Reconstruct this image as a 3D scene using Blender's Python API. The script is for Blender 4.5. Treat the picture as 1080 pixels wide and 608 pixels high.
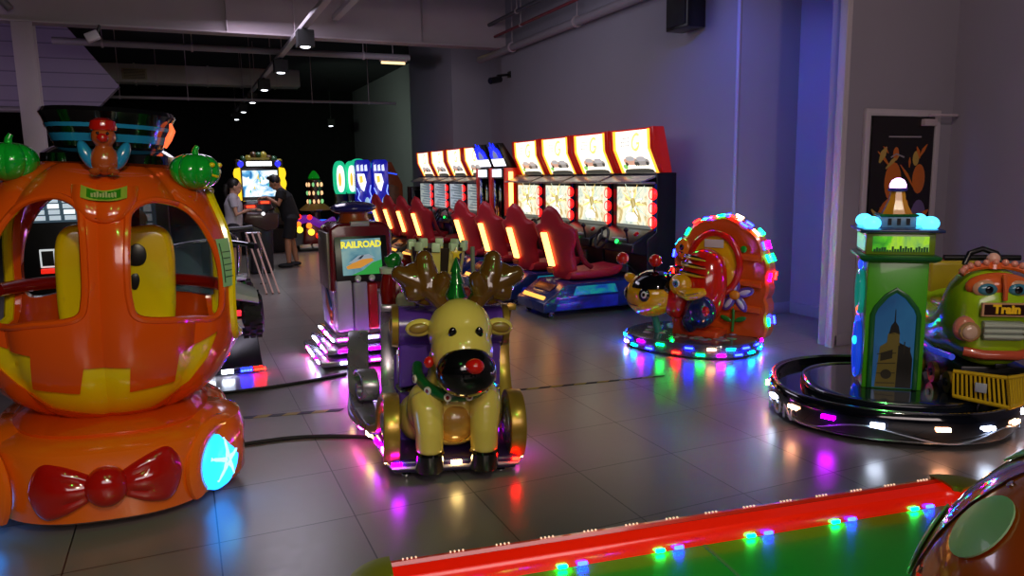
import bpy, bmesh, math, random
from math import sin, cos, pi, radians, sqrt, atan2, exp
from mathutils import Vector, Matrix, Euler, noise

for _o in list(bpy.data.objects):
    bpy.data.objects.remove(_o)
SC = bpy.context.scene
COL = SC.collection

# ------------------------------------------------------------------ camera
cam_d = bpy.data.cameras.new('camera')
cam_d.sensor_width = 36.0
cam_d.lens = 785.0 / 1080.0 * 36.0
cam_d.clip_start = 0.05
cam_d.clip_end = 200
cam = bpy.data.objects.new('camera', cam_d)
COL.objects.link(cam)
_m = (Matrix.Rotation(radians(-23.7), 4, 'Z') @ Matrix.Rotation(radians(90 - 8.7), 4, 'X')
      @ Matrix.Rotation(radians(-0.95), 4, 'Z'))
cam.matrix_world = Matrix.Translation((0, 0, 1.54)) @ _m
SC.camera = cam

# ------------------------------------------------------------------ world, lamps of the hall and added fill lights, exposure
SC.view_settings.view_transform = 'Standard'
SC.view_settings.look = 'None'
SC.view_settings.exposure = 0.0
SC.view_settings.gamma = 1.0
SC.view_settings.use_curve_mapping = False
SC.cycles.max_bounces = 6
SC.cycles.diffuse_bounces = 3
SC.cycles.glossy_bounces = 3
SC.cycles.transparent_max_bounces = 8
SC.cycles.sample_clamp_indirect = 4.0
SC.cycles.caustics_reflective = False
SC.cycles.caustics_refractive = False
W = bpy.data.worlds.new('hall_air')
SC.world = W
W.use_nodes = True
W.node_tree.nodes['Background'].inputs[0].default_value = (0.42, 0.34, 0.55, 1)
W.node_tree.nodes['Background'].inputs[1].default_value = 0.02

def area(name, loc, target, size, power, color, spread=180):
    d = bpy.data.lights.new(name, 'AREA')
    d.shape = 'RECTANGLE'
    d.size, d.size_y = size
    d.energy = power
    d.color = color
    d.spread = radians(spread)
    o = bpy.data.objects.new(name, d)
    COL.objects.link(o)
    o.location = loc
    o.rotation_euler = (Vector(target) - Vector(loc)).to_track_quat('-Z', 'Y').to_euler()
    return o

def spot(name, loc, target, power, color, angle=60, blend=0.6, radius=0.05):
    d = bpy.data.lights.new(name, 'SPOT')
    d.energy = power
    d.color = color
    d.spot_size = radians(angle)
    d.spot_blend = blend
    d.shadow_soft_size = radius
    o = bpy.data.objects.new(name, d)
    COL.objects.link(o)
    o.location = loc
    o.rotation_euler = (Vector(target) - Vector(loc)).to_track_quat('-Z', 'Y').to_euler()
    return o

# light of the open shop front behind the camera
area('mall_front_light', (0.2, -3.2, 3.2), (1.2, 6, 1.6), (5.0, 1.6), 112, (1.0, 0.82, 0.80))
area('wall_fill_light', (2.6, 8.2, 3.5), (5.2, 9.0, 2.4), (2.5, 2.5), 20, (0.80, 0.78, 1.0))  # added fill without a fixture, puts lilac white on the long right wall
area('aisle_fill_light', (0.9, 9.6, 3.55), (1.0, 10.0, 0), (1.2, 4.0), 62, (0.86, 0.78, 1.0))  # added fill without a fixture, brightens the aisle
# blue stage wash on the corner beside the door, cool wash on the wall above the racing row
spot('blue_wash_light', (3.5, 4.80, 3.7), (5.5, 6.15, 1.7), 190, (0.12, 0.17, 1.0), 72, 0.8, 0.08)
spot('door_wash_light', (3.2, 1.0, 3.5), (6.4, 4.6, 1.7), 105, (1.0, 0.72, 0.70), 75, 0.8, 0.08)
spot('green_wash_light', (2.2, 19.2, 3.1), (5.9, 22.5, 2.0), 130, (0.72, 1.0, 0.70), 110, 0.9, 0.1)
spot('pier_fill_light', (1.9, 10.6, 3.2), (5.2, 15.6, 2.5), 130, (0.86, 0.80, 1.0), 50, 0.9, 0.1)  # added fill that lifts the dark wall pier
spot('lilac_wash_light', (-3.0, 9.5, 2.2), (-3.4, 14.0, 3.3), 95, (0.80, 0.58, 1.0), 75, 0.8, 0.1)
spot('ride_fill_light', (0.1, -0.3, 2.7), (-0.4, 3.9, 0.9), 140, (1.0, 0.90, 0.62), 60, 0.7, 0.05)  # added frontal fill for the pumpkin carriage and its grin
spot('sleigh_fill_light', (1.9, 0.6, 3.5), (1.15, 3.9, 0.7), 60, (1.0, 0.94, 0.66), 40, 0.7, 0.05)  # added fill that keeps the reindeer and sleigh bright
spot('bee_fill_light', (3.4, 1.6, 3.5), (4.2, 5.3, 0.6), 110, (1.0, 0.86, 0.80), 36, 0.7, 0.05)  # added fill that brightens the bee and the orange hive
spot('train_fill_light', (2.6, 0.9, 3.5), (4.2, 3.0, 0.7), 90, (1.0, 0.92, 0.72), 36, 0.8, 0.05)  # added fill for the train and the green tower
spot('laser_green_light', (1.2, 0.2, 3.6), (0.9, 4.6, 0.6), 42, (0.10, 1.0, 0.12), 85, 0.5, 0.05)
spot('table_green_fill', (1.0, 0.9, 3.5), (1.0, 1.05, 0.7), 50, (0.25, 1.0, 0.25), 26, 0.8, 0.06)  # added green fill that brightens the playing field
spot('corner_green_light', (-0.6, 0.4, 3.6), (-0.3, 4.2, 1.3), 22, (0.12, 1.0, 0.12), 60, 0.5, 0.05)

# ------------------------------------------------------------------ materials
def lin(h):
    h = h.lstrip('#')
    r = [int(h[i:i + 2], 16) / 255 for i in (0, 2, 4)]
    return tuple((c / 12.92 if c <= 0.04045 else ((c + 0.055) / 1.055) ** 2.4) for c in r) + (1,)

MATS = {}
def mat(name, col, rough=0.35, metal=0.0, coat=0.0, emit=None, es=0.0, var=0.06, scale=9.0, bump=0.0, alpha=1.0, spec=0.5):
    """procedural surface: a little uneven in tone and gloss"""
    if name in MATS:
        return MATS[name]
    m = bpy.data.materials.new(name)
    m.use_nodes = True
    nt = m.node_tree
    b = nt.nodes['Principled BSDF']
    c = lin(col)
    b.inputs['Metallic'].default_value = metal
    b.inputs['Coat Weight'].default_value = coat
    b.inputs['Coat Roughness'].default_value = 0.06
    b.inputs['Specular IOR Level'].default_value = spec
    b.inputs['Alpha'].default_value = alpha
    tc = nt.nodes.new('ShaderNodeTexCoord')
    nz = nt.nodes.new('ShaderNodeTexNoise')
    nz.inputs['Scale'].default_value = scale
    nz.inputs['Detail'].default_value = 3
    nt.links.new(tc.outputs['Object'], nz.inputs['Vector'])
    mx = nt.nodes.new('ShaderNodeMix')
    mx.data_type = 'RGBA'
    mx.inputs[6].default_value = tuple(x * (1 - var) for x in c[:3]) + (1,)
    mx.inputs[7].default_value = tuple(min(1, x * (1 + var)) for x in c[:3]) + (1,)
    nt.links.new(nz.outputs['Fac'], mx.inputs[0])
    nt.links.new(mx.outputs[2], b.inputs['Base Color'])
    mr = nt.nodes.new('ShaderNodeMapRange')
    mr.inputs['To Min'].default_value = max(0.02, rough * 0.85)
    mr.inputs['To Max'].default_value = min(1, rough * 1.15)
    nt.links.new(nz.outputs['Fac'], mr.inputs['Value'])
    nt.links.new(mr.outputs[0], b.inputs['Roughness'])
    if bump:
        bp = nt.nodes.new('ShaderNodeBump')
        bp.inputs['Strength'].default_value = bump
        bp.inputs['Distance'].default_value = 0.01
        nt.links.new(nz.outputs['Fac'], bp.inputs['Height'])
        nt.links.new(bp.outputs[0], b.inputs['Normal'])
    if emit:
        b.inputs['Emission Color'].default_value = lin(emit)
        b.inputs['Emission Strength'].default_value = es
    MATS[name] = m
    return m

def glow(name, col, s):
    return mat(name, col, 0.4, emit=col, es=s, var=0.0)

def screen(name, cols, s=1.2, scale=4.0, seed=0.0, stretch=(1, 1, 1), kind='noise'):
    """a lit picture: procedural colour patches that glow"""
    if name in MATS:
        return MATS[name]
    m = bpy.data.materials.new(name)
    m.use_nodes = True
    nt = m.node_tree
    b = nt.nodes['Principled BSDF']
    b.inputs['Roughness'].default_value = 0.15
    b.inputs['Base Color'].default_value = (0.02, 0.02, 0.02, 1)
    tc = nt.nodes.new('ShaderNodeTexCoord')
    mp = nt.nodes.new('ShaderNodeMapping')
    mp.inputs['Location'].default_value = (seed * 3.7, seed * 1.9, seed)
    mp.inputs['Scale'].default_value = stretch
    nt.links.new(tc.outputs['Object'], mp.inputs[0])
    if kind == 'voronoi':
        nz = nt.nodes.new('ShaderNodeTexVoronoi')
        nz.inputs['Scale'].default_value = scale
        out = nz.outputs['Distance']
    else:
        nz = nt.nodes.new('ShaderNodeTexNoise')
        nz.inputs['Scale'].default_value = scale
        nz.inputs['Detail'].default_value = 4
        nz.inputs['Distortion'].default_value = 1.2
        out = nz.outputs['Fac']
    nt.links.new(mp.outputs[0], nz.inputs['Vector'])
    rp = nt.nodes.new('ShaderNodeValToRGB')
    n = len(cols)
    rp.color_ramp.elements[0].position = 0.28
    rp.color_ramp.elements[1].position = 0.72
    rp.color_ramp.elements[0].color = lin(cols[0])
    rp.color_ramp.elements[1].color = lin(cols[-1])
    for i in range(1, n - 1):
        e = rp.color_ramp.elements.new(0.28 + 0.44 * i / (n - 1))
        e.color = lin(cols[i])
    nt.links.new(out, rp.inputs[0])
    nt.links.new(rp.outputs[0], b.inputs['Emission Color'])
    b.inputs['Emission Strength'].default_value = s
    MATS[name] = m
    return m

# ------------------------------------------------------------------ mesh tools
def V(*a):
    return Vector(a)

class MB:
    """collects shapes and links them as ONE mesh object"""
    def __init__(self):
        self.bm = bmesh.new()
        self.mi = 0
        self.M = Matrix.Identity(4)
    def m(self, i):
        self.mi = i
        return self
    def face(self, vs):
        try:
            f = self.bm.faces.new(vs)
            f.material_index = self.mi
            return f
        except ValueError:
            return None
    def v(self, p):
        return self.bm.verts.new(self.M @ Vector(p))
    def grid(self, rows, closeu=False, closev=False, cap0=False, cap1=False):
        R = [[self.v(p) for p in r] for r in rows]
        nu, nv = len(R), len(R[0])
        for i in range(nu if closeu else nu - 1):
            for j in range(nv if closev else nv - 1):
                self.face((R[i][j], R[(i + 1) % nu][j], R[(i + 1) % nu][(j + 1) % nv], R[i][(j + 1) % nv]))
        if cap0:
            self.face(list(reversed(R[0])))
        if cap1:
            self.face(R[-1])
        return self
    def box(self, c, s, R=None):
        x, y, z = s[0] / 2, s[1] / 2, s[2] / 2
        T = Matrix.Translation(c) @ (R.to_4x4() if R else Matrix.Identity(4))
        p = [self.v(T @ Vector((a * x, b * y, d * z))) for a in (-1, 1) for b in (-1, 1) for d in (-1, 1)]
        for q in ((0, 1, 3, 2), (4, 6, 7, 5), (0, 4, 5, 1), (2, 3, 7, 6), (0, 2, 6, 4), (1, 5, 7, 3)):
            self.face([p[i] for i in q])
        return self
    def bx(self, x0, x1, y0, y1, z0, z1):
        return self.box(((x0 + x1) / 2, (y0 + y1) / 2, (z0 + z1) / 2), (x1 - x0, y1 - y0, z1 - z0))
    def prism(self, pts, a, b, plane='xz'):
        def P(u, w, t):
            return {'xz': (u, t, w), 'yz': (t, u, w), 'xy': (u, w, t)}[plane]
        A = [self.v(P(u, w, a)) for u, w in pts]
        B = [self.v(P(u, w, b)) for u, w in pts]
        n = len(pts)
        for i in range(n):
            self.face((A[i], A[(i + 1) % n], B[(i + 1) % n], B[i]))
        self.face(list(reversed(A)))
        self.face(B)
        return self
    def tube(self, pts, r, n=10, closed=False, flat=1.0):
        pts = [Vector(p) for p in pts]
        N = len(pts)
        rs = r if isinstance(r, (list, tuple)) else [r] * N
        rows = []
        up = None
        for i, p in enumerate(pts):
            a = pts[(i - 1) % N] if (closed or i > 0) else p
            b = pts[(i + 1) % N] if (closed or i < N - 1) else p
            t = (b - a).normalized()
            if up is None:
                up = Vector((0, 0, 1)) if abs(t.z) < 0.9 else Vector((1, 0, 0))
            s = t.cross(up)
            if s.length < 1e-5:
                s = t.orthogonal()
            s.normalize()
            up = s.cross(t).normalized()
            rows.append([p + (s * cos(k * 2 * pi / n) + up * sin(k * 2 * pi / n) * flat) * rs[i] for k in range(n)])
        self.grid(rows, closeu=closed, closev=True, cap0=not closed, cap1=not closed)
        return self
    def cyl(self, p0, p1, r, r1=None, n=20):
        return self.tube([p0, p1], [r, r if r1 is None else r1], n)
    def lathe(self, prof, n=32, c=(0, 0, 0), R=None, a0=0.0, a1=2 * pi, sx=1.0, sy=1.0):
        T = Matrix.Translation(c) @ (R.to_4x4() if R else Matrix.Identity(4))
        full = abs(a1 - a0 - 2 * pi) < 1e-6
        m = n if full else n + 1
        rows = []
        for r, z in prof:
            r = max(r, 1e-4)
            rows.append([T @ Vector((r * cos(a0 + (a1 - a0) * k / n) * sx, r * sin(a0 + (a1 - a0) * k / n) * sy, z)) for k in range(m)])
        self.grid(rows, closev=full, cap0=full, cap1=full)
        return self
    def ball(self, c, r, n=20, R=None, e=1.0):
        if not isinstance(r, (tuple, list)):
            r = (r, r, r)
        T = Matrix.Translation(c) @ (R.to_4x4() if R else Matrix.Identity(4))
        def pw(x):
            return math.copysign(abs(x) ** e, x)
        rows = []
        k = max(8, n // 2 + 2)
        for i in range(k + 1):
            a = -pi / 2 + pi * min(max(i / k, 0.002), 0.998)
            rows.append([T @ Vector((r[0] * pw(cos(a)) * pw(cos(b * 2 * pi / n)), r[1] * pw(cos(a)) * pw(sin(b * 2 * pi / n)), r[2] * pw(sin(a)))) for b in range(n)])
        self.grid(rows, closev=True, cap0=True, cap1=True)
        return self
    def disc(self, c, r, nrm, h=0.01, n=28, r1=None, sx=1.0):
        R = Vector(nrm).normalized().to_track_quat('Z', 'Y').to_matrix()
        return self.lathe([(r, 0), (r if r1 is None else r1, h)], n, c, R, sx=sx)
    def stroke(self, pts, w, x0, x1, plane='yz'):
        """a flat bar that follows a 2-D path, extruded from x0 to x1"""
        N = len(pts)
        L, Rr = [], []
        ws = w if isinstance(w, (list, tuple)) else [w] * N
        for i in range(N):
            a = Vector(pts[max(0, i - 1)])
            b = Vector(pts[min(N - 1, i + 1)])
            t = (b - a).normalized()
            nn = Vector((-t.y, t.x))
            p = Vector(pts[i])
            L.append(p + nn * ws[i] / 2)
            Rr.append(p - nn * ws[i] / 2)
        def P(q, t):
            return {'xz': (q.x, t, q.y), 'yz': (t, q.x, q.y), 'xy': (q.x, q.y, t)}[plane]
        rows = [[P(L[i], x0), P(Rr[i], x0), P(Rr[i], x1), P(L[i], x1)] for i in range(N)]
        self.grid(rows, closev=True, cap0=True, cap1=True)
        return self
    def loft(self, rings):
        self.grid(rings, closev=True, cap0=True, cap1=True)
        return self
    def text(self, s, size, M, depth=0.004, bold=0.0, align='CENTER'):
        cu = bpy.data.curves.new('t', 'FONT')
        cu.body = s
        cu.size = size
        cu.extrude = depth
        cu.offset = bold
        cu.align_x = align
        cu.align_y = 'CENTER'
        cu.resolution_u = 3
        o = bpy.data.objects.new('t', cu)
        COL.objects.link(o)
        me = bpy.data.meshes.new_from_object(o.evaluated_get(bpy.context.evaluated_depsgraph_get()))
        bpy.data.objects.remove(o)
        me.transform(self.M @ M)
        n0 = len(self.bm.faces)
        self.bm.from_mesh(me)
        self.bm.faces.ensure_lookup_table()
        for f in self.bm.faces[n0:]:
            f.material_index = self.mi
        bpy.data.meshes.remove(me)
        return self
    def build(self, name, ms, parent=None, smooth=38, bevel=0.0, seg=2, sub=0, remesh=0.0, relax=0, solid=0.0):
        bmesh.ops.recalc_face_normals(self.bm, faces=self.bm.faces)
        me = bpy.data.meshes.new(name)
        self.bm.to_mesh(me)
        self.bm.free()
        if not isinstance(ms, (list, tuple)):
            ms = [ms]
        for x in ms:
            me.materials.append(x)
        o = bpy.data.objects.new(name, me)
        COL.objects.link(o)
        if solid:
            q = o.modifiers.new('s', 'SOLIDIFY'); q.thickness = solid; q.offset = 0
        if bevel:
            q = o.modifiers.new('b', 'BEVEL'); q.width = bevel; q.segments = seg; q.limit_method = 'ANGLE'; q.angle_limit = radians(40)
        if remesh:
            q = o.modifiers.new('r', 'REMESH'); q.mode = 'VOXEL'; q.voxel_size = remesh
        if relax:
            q = o.modifiers.new('m', 'SMOOTH'); q.factor = 0.5; q.iterations = relax
        if sub:
            q = o.modifiers.new('u', 'SUBSURF'); q.levels = sub; q.render_levels = sub
        if o.modifiers:
            bake(o)
        finish(o, 180 if remesh else smooth)
        if parent is not None:
            o.parent = parent
        return o

def bake(o):
    me2 = bpy.data.meshes.new_from_object(o.evaluated_get(bpy.context.evaluated_depsgraph_get()))
    old = o.data
    nm = old.name
    o.modifiers.clear()
    o.data = me2
    bpy.data.meshes.remove(old)
    me2.name = nm

def finish(o, ang):
    me = o.data
    if ang:
        me.polygons.foreach_set('use_smooth', [True] * len(me.polygons))
        me.set_sharp_from_angle(angle=radians(ang))

def cut(o, cutters, ang=38):
    for c in cutters:
        q = o.modifiers.new('c', 'BOOLEAN'); q.operation = 'DIFFERENCE'; q.object = c; q.solver = 'EXACT'
    bake(o)
    for c in cutters:
        bpy.data.objects.remove(c)
    finish(o, ang)

def tag(o, label=None, cat=None, group=None, kind=None):
    if label: o['label'] = label
    if cat: o['category'] = cat
    if group: o['group'] = group
    if kind: o['kind'] = kind
    return o

def thing(name, label, cat, loc=(0, 0, 0), rz=0.0, group=None):
    o = bpy.data.objects.new(name, None)
    o.empty_display_size = 0.1
    COL.objects.link(o)
    o.location = loc
    o.rotation_euler = (0, 0, rz)
    return tag(o, label, cat, group)

def struct(name, mb, m, **k):
    return tag(mb.build(name, m, None, **k), kind='structure')

def copy_tree(o, parent=None):
    c = o.copy()
    COL.objects.link(c)
    c.parent = parent
    for ch in list(o.children):
        copy_tree(ch, c)
    return c

def rot(ax, deg):
    return Matrix.Rotation(radians(deg), 3, ax)

def bez(p, n=24):
    """smooth curve through points (Catmull-Rom)"""
    p = [Vector(q) for q in p]
    out = []
    for i in range(len(p) - 1):
        a = p[max(0, i - 1)]; b = p[i]; c = p[i + 1]; d = p[min(len(p) - 1, i + 2)]
        k = max(2, n // (len(p) - 1))
        for j in range(k):
            t = j / k
            out.append(0.5 * ((2 * b) + (c - a) * t + (2 * a - 5 * b + 4 * c - d) * t * t + (3 * b - a - 3 * c + d) * t ** 3))
    out.append(p[-1])
    return out

def closed_curve(p, k=6):
    """smooth closed 2-D or 3-D curve through points"""
    p = [Vector(q) for q in p]
    n = len(p)
    out = []
    for i in range(n):
        a, b, c, d = p[i - 1], p[i], p[(i + 1) % n], p[(i + 2) % n]
        for j in range(k):
            t = j / k
            out.append(0.5 * ((2 * b) + (c - a) * t + (2 * a - 5 * b + 4 * c - d) * t * t + (3 * b - a - 3 * c + d) * t ** 3))
    return out
# ------------------------------------------------------------------ the hall
PL = dict(
    wall=mat('painted_wall', '#8f8b95', 0.75, var=0.05, scale=2.0, bump=0.02),
    wall_blue=mat('painted_corner_wall', '#a3a1b8', 0.75, var=0.05, scale=2.0),
    dark=mat('black_wall', '#0b0b0c', 0.9),
    deck=mat('ceiling_deck', '#34323a', 0.9, scale=3),
    steel=mat('painted_steel', '#b3a4a9', 0.6, var=0.08, scale=3),
    pipe=mat('grey_pipe', '#8f888e', 0.5),
    white=mat('white_trim', '#b9b2b6', 0.5),
    black=mat('black_plastic', '#0d0d0f', 0.32),
    chrome=mat('chrome', '#c8c8cc', 0.15, metal=1.0),
    rubber=mat('black_rubber', '#0c0c0c', 0.75),
)

def floor_material():
    m = bpy.data.materials.new('grey_floor_tiles')
    m.use_nodes = True
    nt = m.node_tree
    N, L = nt.nodes.new, nt.links.new
    b = nt.nodes['Principled BSDF']
    geo = N('ShaderNodeNewGeometry')
    sep = N('ShaderNodeSeparateXYZ')
    L(geo.outputs['Position'], sep.inputs[0])
    def math_(op, a, c=None):
        q = N('ShaderNodeMath'); q.operation = op
        for i, x in enumerate((a, c)):
            if x is None: continue
            if isinstance(x, (int, float)): q.inputs[i].default_value = x
            else: L(x, q.inputs[i])
        return q.outputs[0]
    T = 0.583
    fx = math_('DIVIDE', math_('ADD', sep.outputs[0], 20 * T - 0.62), T)
    fy = math_('DIVIDE', math_('ADD', sep.outputs[1], 20 * T - 3.83), T)
    def edge(f):
        fr = math_('FRACT', f)
        return math_('MINIMUM', fr, math_('SUBTRACT', 1.0, fr))
    d = math_('MINIMUM', edge(fx), edge(fy))
    grout = math_('LESS_THAN', d, 0.0052)
    cell = N('ShaderNodeCombineXYZ')
    L(math_('FLOOR', fx), cell.inputs[0]); L(math_('FLOOR', fy), cell.inputs[1])
    wn = N('ShaderNodeTexWhiteNoise'); wn.noise_dimensions = '3D'
    L(cell.outputs[0], wn.inputs[0])
    nz = N('ShaderNodeTexNoise'); nz.inputs['Scale'].default_value = 3.0; nz.inputs['Detail'].default_value = 6
    L(geo.outputs['Position'], nz.inputs['Vector'])
    tone = math_('ADD', math_('MULTIPLY', wn.outputs[0], 0.28), math_('MULTIPLY', nz.outputs[0], 0.25))
    rp = N('ShaderNodeMix'); rp.data_type = 'RGBA'
    rp.inputs[6].default_value = lin('#746e6b'); rp.inputs[7].default_value = lin('#958e8a')
    L(tone, rp.inputs[0])
    gm = N('ShaderNodeMix'); gm.data_type = 'RGBA'
    gm.inputs[7].default_value = lin('#1d1b1c')
    L(rp.outputs[2], gm.inputs[6]); L(grout, gm.inputs[0])
    L(gm.outputs[2], b.inputs['Base Color'])
    n2 = N('ShaderNodeTexNoise'); n2.inputs['Scale'].default_value = 18.0; n2.inputs['Detail'].default_value = 4
    L(geo.outputs['Position'], n2.inputs['Vector'])
    mr = N('ShaderNodeMapRange'); mr.inputs['To Min'].default_value = 0.26; mr.inputs['To Max'].default_value = 0.35
    L(n2.outputs[0], mr.inputs['Value'])
    L(mr.outputs[0], b.inputs['Roughness'])
    b.inputs['Specular IOR Level'].default_value = 1.0
    bp = N('ShaderNodeBump'); bp.inputs['Strength'].default_value = 0.12; bp.inputs['Distance'].default_value = 0.004
    L(math_('SUBTRACT', 1.0, grout), bp.inputs['Height'])
    L(bp.outputs[0], b.inputs['Normal'])
    return m

def slat_material():
    m = bpy.data.materials.new('lilac_cladding')
    m.use_nodes = True
    nt = m.node_tree
    b = nt.nodes['Principled BSDF']
    geo = nt.nodes.new('ShaderNodeNewGeometry')
    w = nt.nodes.new('ShaderNodeTexWave')
    w.bands_direction = 'Z'; w.wave_profile = 'SAW'
    w.inputs['Scale'].default_value = 1.3
    nt.links.new(geo.outputs['Position'], w.inputs['Vector'])
    r = nt.nodes.new('ShaderNodeValToRGB')
    r.color_ramp.elements[0].color = lin('#5f566a'); r.color_ramp.elements[1].color = lin('#9c90aa')
    r.color_ramp.elements[1].position = 0.12
    nt.links.new(w.outputs['Fac'], r.inputs[0])
    nt.links.new(r.outputs[0], b.inputs['Base Color'])
    b.inputs['Roughness'].default_value = 0.6
    return m

WX = 5.16        # face of the long right wall
struct('floor', MB().bx(-9, 9, -5, 29, -0.1, 0), floor_material(), smooth=0)
struct('ceiling', MB().bx(-9, 9, -5, 29, 4.55, 4.65), PL['deck'], smooth=0)
struct('wall_back', MB().bx(-9, 7, 27.4, 27.6, 0, 4.55), PL['dark'], smooth=0)
struct('wall_left', MB().bx(-8.2, -8, -5, 27.4, 0, 4.55), PL['dark'], smooth=0)
struct('wall_right', MB().bx(WX, 6.9, 6.1, 12.05, 0, 4.55), PL['wall'], smooth=0)
struct('wall_pier', MB().bx(WX, 6.9, 14.6, 17.6, 0, 4.55), PL['wall'], smooth=0)
struct('wall_recess', MB().bx(6.0, 6.9, 12.05, 14.6, 0, 4.55).bx(5.9, 6.9, 17.6, 27.4, 0, 4.55), PL['wall'], smooth=0)
struct('wall_corner', MB().bx(5.98, 6.9, 4.84, 6.1, 0, 4.55), PL['wall_blue'], smooth=0)
struct('wall_door', MB().bx(5.09, 6.9, 4.7, 4.84, 0, 4.55), PL['wall'], smooth=0)
struct('wall_near', MB().bx(6.45, 6.9, -5, 4.7, 0, 4.55), PL['wall'], smooth=0)
struct('baseboard_corner', MB().bx(WX + 0.0, 5.98, 6.085, 6.1, 0, 0.12).bx(5.962, 5.98, 4.84, 6.085, 0, 0.12), PL['wall_blue'], bevel=0.004)
struct('baseboard_door', MB().bx(5.09, 5.3, 4.685, 4.7, 0, 0.1).bx(6.28, 6.435, 4.685, 4.7, 0, 0.1).bx(6.432, 6.45, 0, 4.7, 0, 0.1), PL['wall'], bevel=0.004)
struct('trim_corner', MB().bx(5.06, 5.095, 4.66, 4.735, 0, 4.5).bx(5.12, 5.15, 4.685, 4.7, 0, 4.5), PL['white'], bevel=0.006)
struct('trim_wall', MB().cyl((WX + 0.012, 6.094, 0), (WX + 0.012, 6.094, 4.5), 0.02), PL['wall_blue'])

# door with frame, closer and the poster that hangs on it
dr = struct('door_1', MB().bx(5.42, 6.18, 4.678, 4.698, 0.01, 1.95), mat('door_paint', '#a29aa3', 0.55), bevel=0.003)
MB().prism([(5.34, 0), (5.40, 0), (5.40, 1.98), (6.20, 1.98), (6.20, 0), (6.26, 0), (6.26, 2.04), (5.34, 2.04)], 4.665, 4.699, 'xz').build('door_frame', PL['white'], dr, bevel=0.006)
MB().bx(6.0, 6.16, 4.62, 4.68, 1.9, 1.96).stroke([(6.02, 4.6), (6.3, 4.55)], 0.02, 1.98, 2.0, 'xy').stroke([(6.3, 4.55), (6.42, 4.62)], 0.02, 1.98, 2.0, 'xy').build('door_closer', PL['steel'], dr, bevel=0.004)
MB().cyl((6.12, 4.678, 1.0), (6.12, 4.63, 1.0), 0.014).cyl((6.12, 4.63, 1.0), (6.0, 4.63, 1.0), 0.011).build('door_handle', PL['chrome'], dr)

po = thing('poster', 'dark film poster of glowing orange figures hung on the door behind the clock tower', 'poster', (5.41, 4.67, 0))
mb = MB().m(0).bx(0, 0.76, -0.012, 0, 0.66, 1.97)
random.seed(4)
for i in range(26):                      # painted figures and light streaks of the printed picture
    x, z = random.uniform(0.08, 0.68), random.uniform(0.75, 1.75)
    mb.m(random.choice((1, 1, 2, 3, 4)))
    a = random.uniform(-0.9, 0.9)
    l, w = random.uniform(0.08, 0.30), random.uniform(0.015, 0.07)
    mb.stroke([(x, z), (x + l * 0.5 * sin(a), z + l * 0.5 * cos(a)), (x + l * sin(a), z + l * cos(a) * 0.9)], [w * .3, w, w * .2], -0.014 - i * 0.00005, -0.011, 'xz')
for (x, z, r, k) in ((0.30, 1.66, 0.045, 1), (0.55, 1.62, 0.05, 2), (0.60, 1.44, 0.10, 1), (0.28, 1.42, 0.13, 1), (0.62, 1.1, 0.12, 4), (0.22, 1.0, 0.1, 2), (0.40, 1.22, 0.08, 4)):
    mb.m(k).ball((x, -0.012, z), (r * .8, 0.004, r * 1.3), 14)
mb.m(5).bx(0.2, 0.6, -0.0155, -0.01, 1.80, 1.812)
mb.m(5).stroke([(0.24, 1.63), (0.30, 1.66), (0.40, 1.63)], 0.012, -0.016, -0.012, 'xz')
mb.build('print', [mat('poster_ink', '#17120f', 0.25), mat('poster_orange', '#c8681c', 0.3), mat('poster_gold', '#b89a48', 0.3), mat('poster_red', '#8a2a18', 0.3), mat('poster_violet', '#6a5a86', 0.3), mat('poster_grey', '#9a9298', 0.3)], po, smooth=0)
MB().prism([(-0.012, 0.648), (0.772, 0.648), (0.772, 1.982), (-0.012, 1.982)], -0.004, 0.004, 'xz').build('frame', PL['black'], po, bevel=0.002)

# ------------------------------------------------------------------ steelwork and services under the ceiling
def beam(label, x0, x1, y, z0, z1, w=0.26, name='roof_beam'):
    t = thing(name, label, 'beam', (x0, y, z0))
    L = x1 - x0
    h = z1 - z0
    MB().bx(0, L, -w / 2, w / 2, 0, 0.025).build('bottom_flange', PL['steel'], t, bevel=0.004)
    MB().bx(0, L, -0.012, 0.012, 0.025, h - 0.025).build('web', PL['steel'], t)
    MB().bx(0, L, -w / 2, w / 2, h - 0.025, h).build('top_flange', PL['steel'], t, bevel=0.004)
    for i in range(4):
        MB().bx(L * (i + 0.5) / 4 - 0.008, L * (i + 0.5) / 4 + 0.008, -w / 2 + 0.01, -0.012, 0.025, h - 0.025).build('stiffener', PL['steel'], t)
    return t
beam('wide steel roof beam crossing the hall nearest the viewer', -6.5, 5.158, 9.4, 4.02, 4.549, 0.55)
beam('deep grey steel roof beam meeting the left pillar and the wall corner', -6.5, 5.158, 11.85, 3.60, 4.549)
def pipe_run(name, label, a, b, r, m, hang=(), zt=4.549):
    t = thing(name, label, 'pipe', a)
    d = Vector(b) - Vector(a)
    MB().cyl((0, 0, 0), d, r, n=14).build('pipe', m, t)
    for k in hang:
        p = d * k
        MB().cyl(p + V(0, 0, r), (p.x, p.y, zt - a[2]), 0.008, n=6).lathe([(r * 1.35, -0.015), (r * 1.35, 0.015)], 14, p, rot('Y', 90) if abs(d.x) > abs(d.y) else rot('X', 90)).build('hanger', PL['steel'], t)
    return t
pipe_run('service_pipe', 'pale pipe crossing the hall just beyond the deep roof beam', (-1.62, 13.6, 3.67), (4.0, 13.6, 3.67), 0.055, PL['pipe'], (0.12, 0.35, 0.6, 0.85))
pipe_run('sprinkler_pipe', 'thin low sprinkler pipe crossing in front of the black back wall', (-1.6, 17.2, 3.20), (4.7, 17.2, 3.20), 0.03, PL['pipe'], (0.1, 0.3, 0.5, 0.7, 0.9))
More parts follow.
